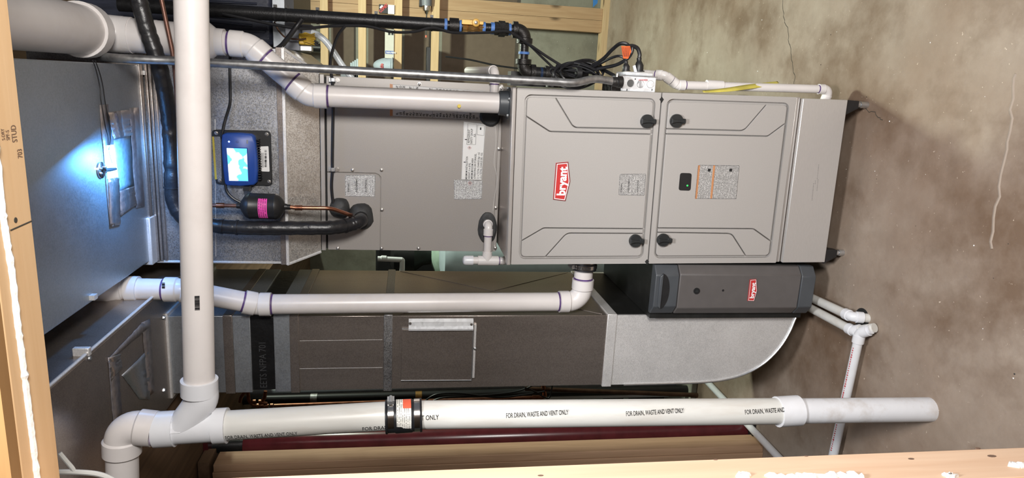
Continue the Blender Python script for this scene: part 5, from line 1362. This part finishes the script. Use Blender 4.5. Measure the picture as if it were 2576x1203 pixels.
# case, can, papers
for x0_, x1_, y0, y1, nm, mt_, lab, cat_ in ((1088,1095,118,205,'tool_case','black_plastic','black tool case edge on the lowest shelf','case'),(860,905,182,215,'grey_bin','grey_plastic','low grey bin on the second shelf','bin')):
    a, b = at(x1_, y1, 2.97), at(x0_, y0, 2.97); zs = {1095:z4, 905:z2, 1000:z3}[x1_]
    single(nm, MB().box(a.x, b.x, 2.99, 3.15, zs, zs+max(.03, b.z-a.z)), mt_, lab, cat_, bevel=.003)
a = at(808, 120, 2.95); t = thing('spray_can', 'slim can with orange and black bands on the top shelf', 'can', (a.x, 3.0, z1_))
for zz0, zz1, mt_ in ((0,.06,'black_plastic'),(.06,.09,'white_print'),(.09,.20,'label_red')): MB().tube([(a.x,3.0,z1_+zz0),(a.x,3.0,z1_+zz1)], .028, 16).build('band', mt_, t)
for k in range(4):
    p = at(895+3*k, 170, 2.95); single('paper_stack', MB().box(p.x-.16, p.x+.06-.01*k, 2.99, 3.16, z2+.014*k+.001, z2+.014*k+.013), 'bin_blue', 'thin pale blue folder lying in the pile on the second shelf', 'folder', 'folders on the second shelf')
p = at(1495, 8, 3.0); mb = MB(); mb.prism([at(1492,-12,3.0), at(1492,18,3.0), at(1503,8,3.0), at(1505,-12,3.0)], (0,.002,0)); single('painters_tape', mb, 'painters_blue', 'scrap of blue painters tape on the shelf post foot', 'tape')

# ============================================================ tanks and plumbing behind the return duct
def tank(x, Y, r, z0, z1, lab, capz):
    t = thing('pressure_tank', lab, 'tank', (x, Y, 0), 'pale green tanks')
    mb = MB(); H = z1-z0
    mb.lathe((x,Y,z0), (0,0,1), [(0,r*.9),(.03,r),(H-.14,r),(H-.08,r*.93),(H-.03,r*.7),(H,r*.3)], 36); mb.build('vessel', 'tank_green', t)
    mb = MB(); mb.lathe((x,Y,0), (0,0,1), [(0,r*1.0),(z0*.8,r*1.03),(z0+.02,r*1.03),(z0+.03,r*.98)], 36); mb.build('base', 'black_plastic', t)
    mb = MB(); mb.lathe((x,Y,z1-.02), (0,0,1), [(0,r*.35),(.06,r*.4),(capz*.5,r*.62),(capz,r*.6),(capz+.02,r*.4)], 28); mb.build('valve_head', 'black_plastic', t)
    return t
ta = at(1500, 985, 1.25)
tk = tank(ta.x-.02, 1.45, .19, at(1592,985,1.28).z, at(1255,985,1.28).z, 'pale green pressure tank with black printed band behind the return duct', .12)
zb0_, zb1_ = at(1570,985,1.26).z, at(1519,985,1.26).z
mb = MB(); mb.lathe((ta.x-.02,1.45,zb0_), (0,0,1), [(0,.192),(0,.193),(zb1_-zb0_,.193),(zb1_-zb0_,.192)], 36); mb.build('printed_band', 'black_plastic', tk)
tb = at(1160, 648, 1.55)
tank(tb.x-.03, 1.75, .17, .25, at(1085,650,1.58).z, 'pale green pressure tank seen through the gap beside the coil cabinet', .22)
p = at(1145, 655, 1.2); mb = MB(); zq = at(1110,650,1.2).z
mb.lathe((p.x-.02,1.35,0), (0,0,1), [(0,.15),(zq-.07,.16),(zq-.02,.14),(zq,.06)], 28); single('brine_bin', mb, 'bin_blue', 'pale blue rounded bin between the duct and the coil cabinet', 'bin')
t = thing('background_pipe', 'short white pipe with rounded cap seen in the gap beside the coil cabinet', 'pipe', at(1010, 652, 1.1))
a, b = at(950,651,1.1), at(1012,654,1.1); mb = MB(); mb.tube([b, a], .012, 16); mb.build('pipe', 'pvc_white', t); MB().tube(fillet([b+V((0,0,.01)), b, b+V((-.075,0,0)), V((b.x-.075, b.y, 0))], .012, 6), .012, 16).build('drop_pipe', 'pvc_white', t); mb = MB(); mb.lathe(at(972,651,1.1), a-b, [(0,.014),(.022,.014),(.030,.008)], 16); mb.build('cap', 'pvc_white', t)
# copper pipes, hoses and supports behind the duct
CYp = .85
def cz(x, y, d=0): return at(x, y, CYp+d)
t = thing('copper_manifold', 'bright copper water pipes and soldered fittings high behind the return duct', 'pipe', cz(700, 1018))
MB().tube([cz(985,1011), cz(690,1021)], .0085, 14).build('copper_tube', 'copper', t)
for pts in (((670,1023),(636,1020),(626,1008),(624,985)), ((672,1016),(650,1012),(665,1006),(668,984)), ((618,985),(606,1000),(604,1012))):
    MB().tube(fillet([cz(*p) for p in pts], .02, 6), .0075, 12).build('copper_tube', 'copper', t)
for x, y in ((640,1020),(650,1021),(660,1021),(672,1022),(684,1021),(640,1011),(655,1011)):
    MB().lathe(cz(x, y)+V((0,0,-.006)), (0,0,1), [(0,.008),(0,.011),(.012,.011),(.012,.008)], 12).build('fitting', 'copper', t)
t = thing('copper_riser', 'long dull copper riser behind the return duct beside the drain stack', 'pipe', cz(1300, 1003))
MB().tube([cz(1362,1000), cz(1040,1010)], .009, 14).build('copper_tube', 'copper', t)
MB().tube(fillet([cz(1340,1000), cz(1372,1000), cz(1366,966)], .02, 6), .0105, 12).build('elbow', 'copper', t)
t = thing('old_copper_pipe', 'brown capped copper pipe hanging in front of the pressure tank', 'pipe', cz(1752, 994))
MB().tube([cz(1320,978), cz(1745,994)], .0105, 16).build('tube', 'copper_old', t); MB().tube([cz(1738,994), cz(1754,995)], .0118, 16).build('cap', 'copper_old', t)
t = thing('black_standpipe', 'thick black plastic pipe with clamp behind the return duct', 'pipe', cz(1180, 985, .15))
MB().tube([cz(560,1008,.15), cz(1500,985,.15), V((cz(1500,985,.15).x, CYp+.15, 0))], .021, 18).build('pipe', 'black_plastic', t)
for x in (1053, 790): ring(t, cz(x, 997 if x > 900 else 1003, .15), V((0,0,1)), .024, .03, 'brass' if x > 900 else 'conduit_steel', 'pipe_clamp')
t = thing('grey_pipe', 'glossy grey pipe standing behind the black pipe', 'pipe', cz(1150, 970, .3))
MB().tube([cz(560,992,.3), cz(1180,972,.3), V((cz(1180,972,.3).x, CYp+.3, 0))], .022, 18).build('pipe', 'grey_plastic', t)
for k, pts in enumerate((((1070,1008),(1100,992),(1160,990),(1250,1000),(1330,992),(1370,985)), ((1090,1008),(1120,1000),(1200,996),(1300,985),(1360,960)), ((1320,975),(1345,985),(1380,1002),(1390,965)))):
    cable('loose_cable', [cz(x, y, -.03) for x, y in pts], .004, 'black_rubber', 'loose black cable, %s behind the drain stack' % ('lowest' if k == 0 else 'middle one' if k == 1 else 'crossing the copper elbow'), 'cable', 'loose cables behind the stack')
p = at(1640, 985, 1.7); single('dark_cabinet', MB().box(p.x-.35, p.x+.20, 1.8, 2.3, 0, .5), 'black_plastic', 'low black cabinet on the slab behind the pressure tanks', 'cabinet', bevel=.01)
p = at(985, 650, 1.6); single('dark_bin', MB().box(p.x-.25, p.x+.05, 1.95, 2.3, 0, at(945,650,1.95).z), 'black_plastic', 'tall black bin seen beside the coil cabinet', 'bin', bevel=.02)
single('floor_slab_step', MB().box(-1.6, -.78, .95, 2.6, 0, .03), 'wall_concrete', 'low pale concrete pad under the pressure tanks', 'pad', bevel=.004)
single('cardboard_sheet', MB().box(-2.2, -1.05, 2.6, 2.63, 0, 1.4), 'backing_board', 'brown board leaning behind the steel column', 'board')
cable('header_cord', [at(x, y, -.75) for x, y in ((150,1140),(165,1158),(182,1178),(186,1186))], .004, 'pvc_cream', 'short pale cord hanging by the header', 'cable')
cable('header_cord', [at(x, y, -.75) for x, y in ((140,1188),(190,1188),(240,1192),(275,1203),(310,1225))], .005, 'pvc_cream', 'long pale cord curving beside the top elbow', 'cable')
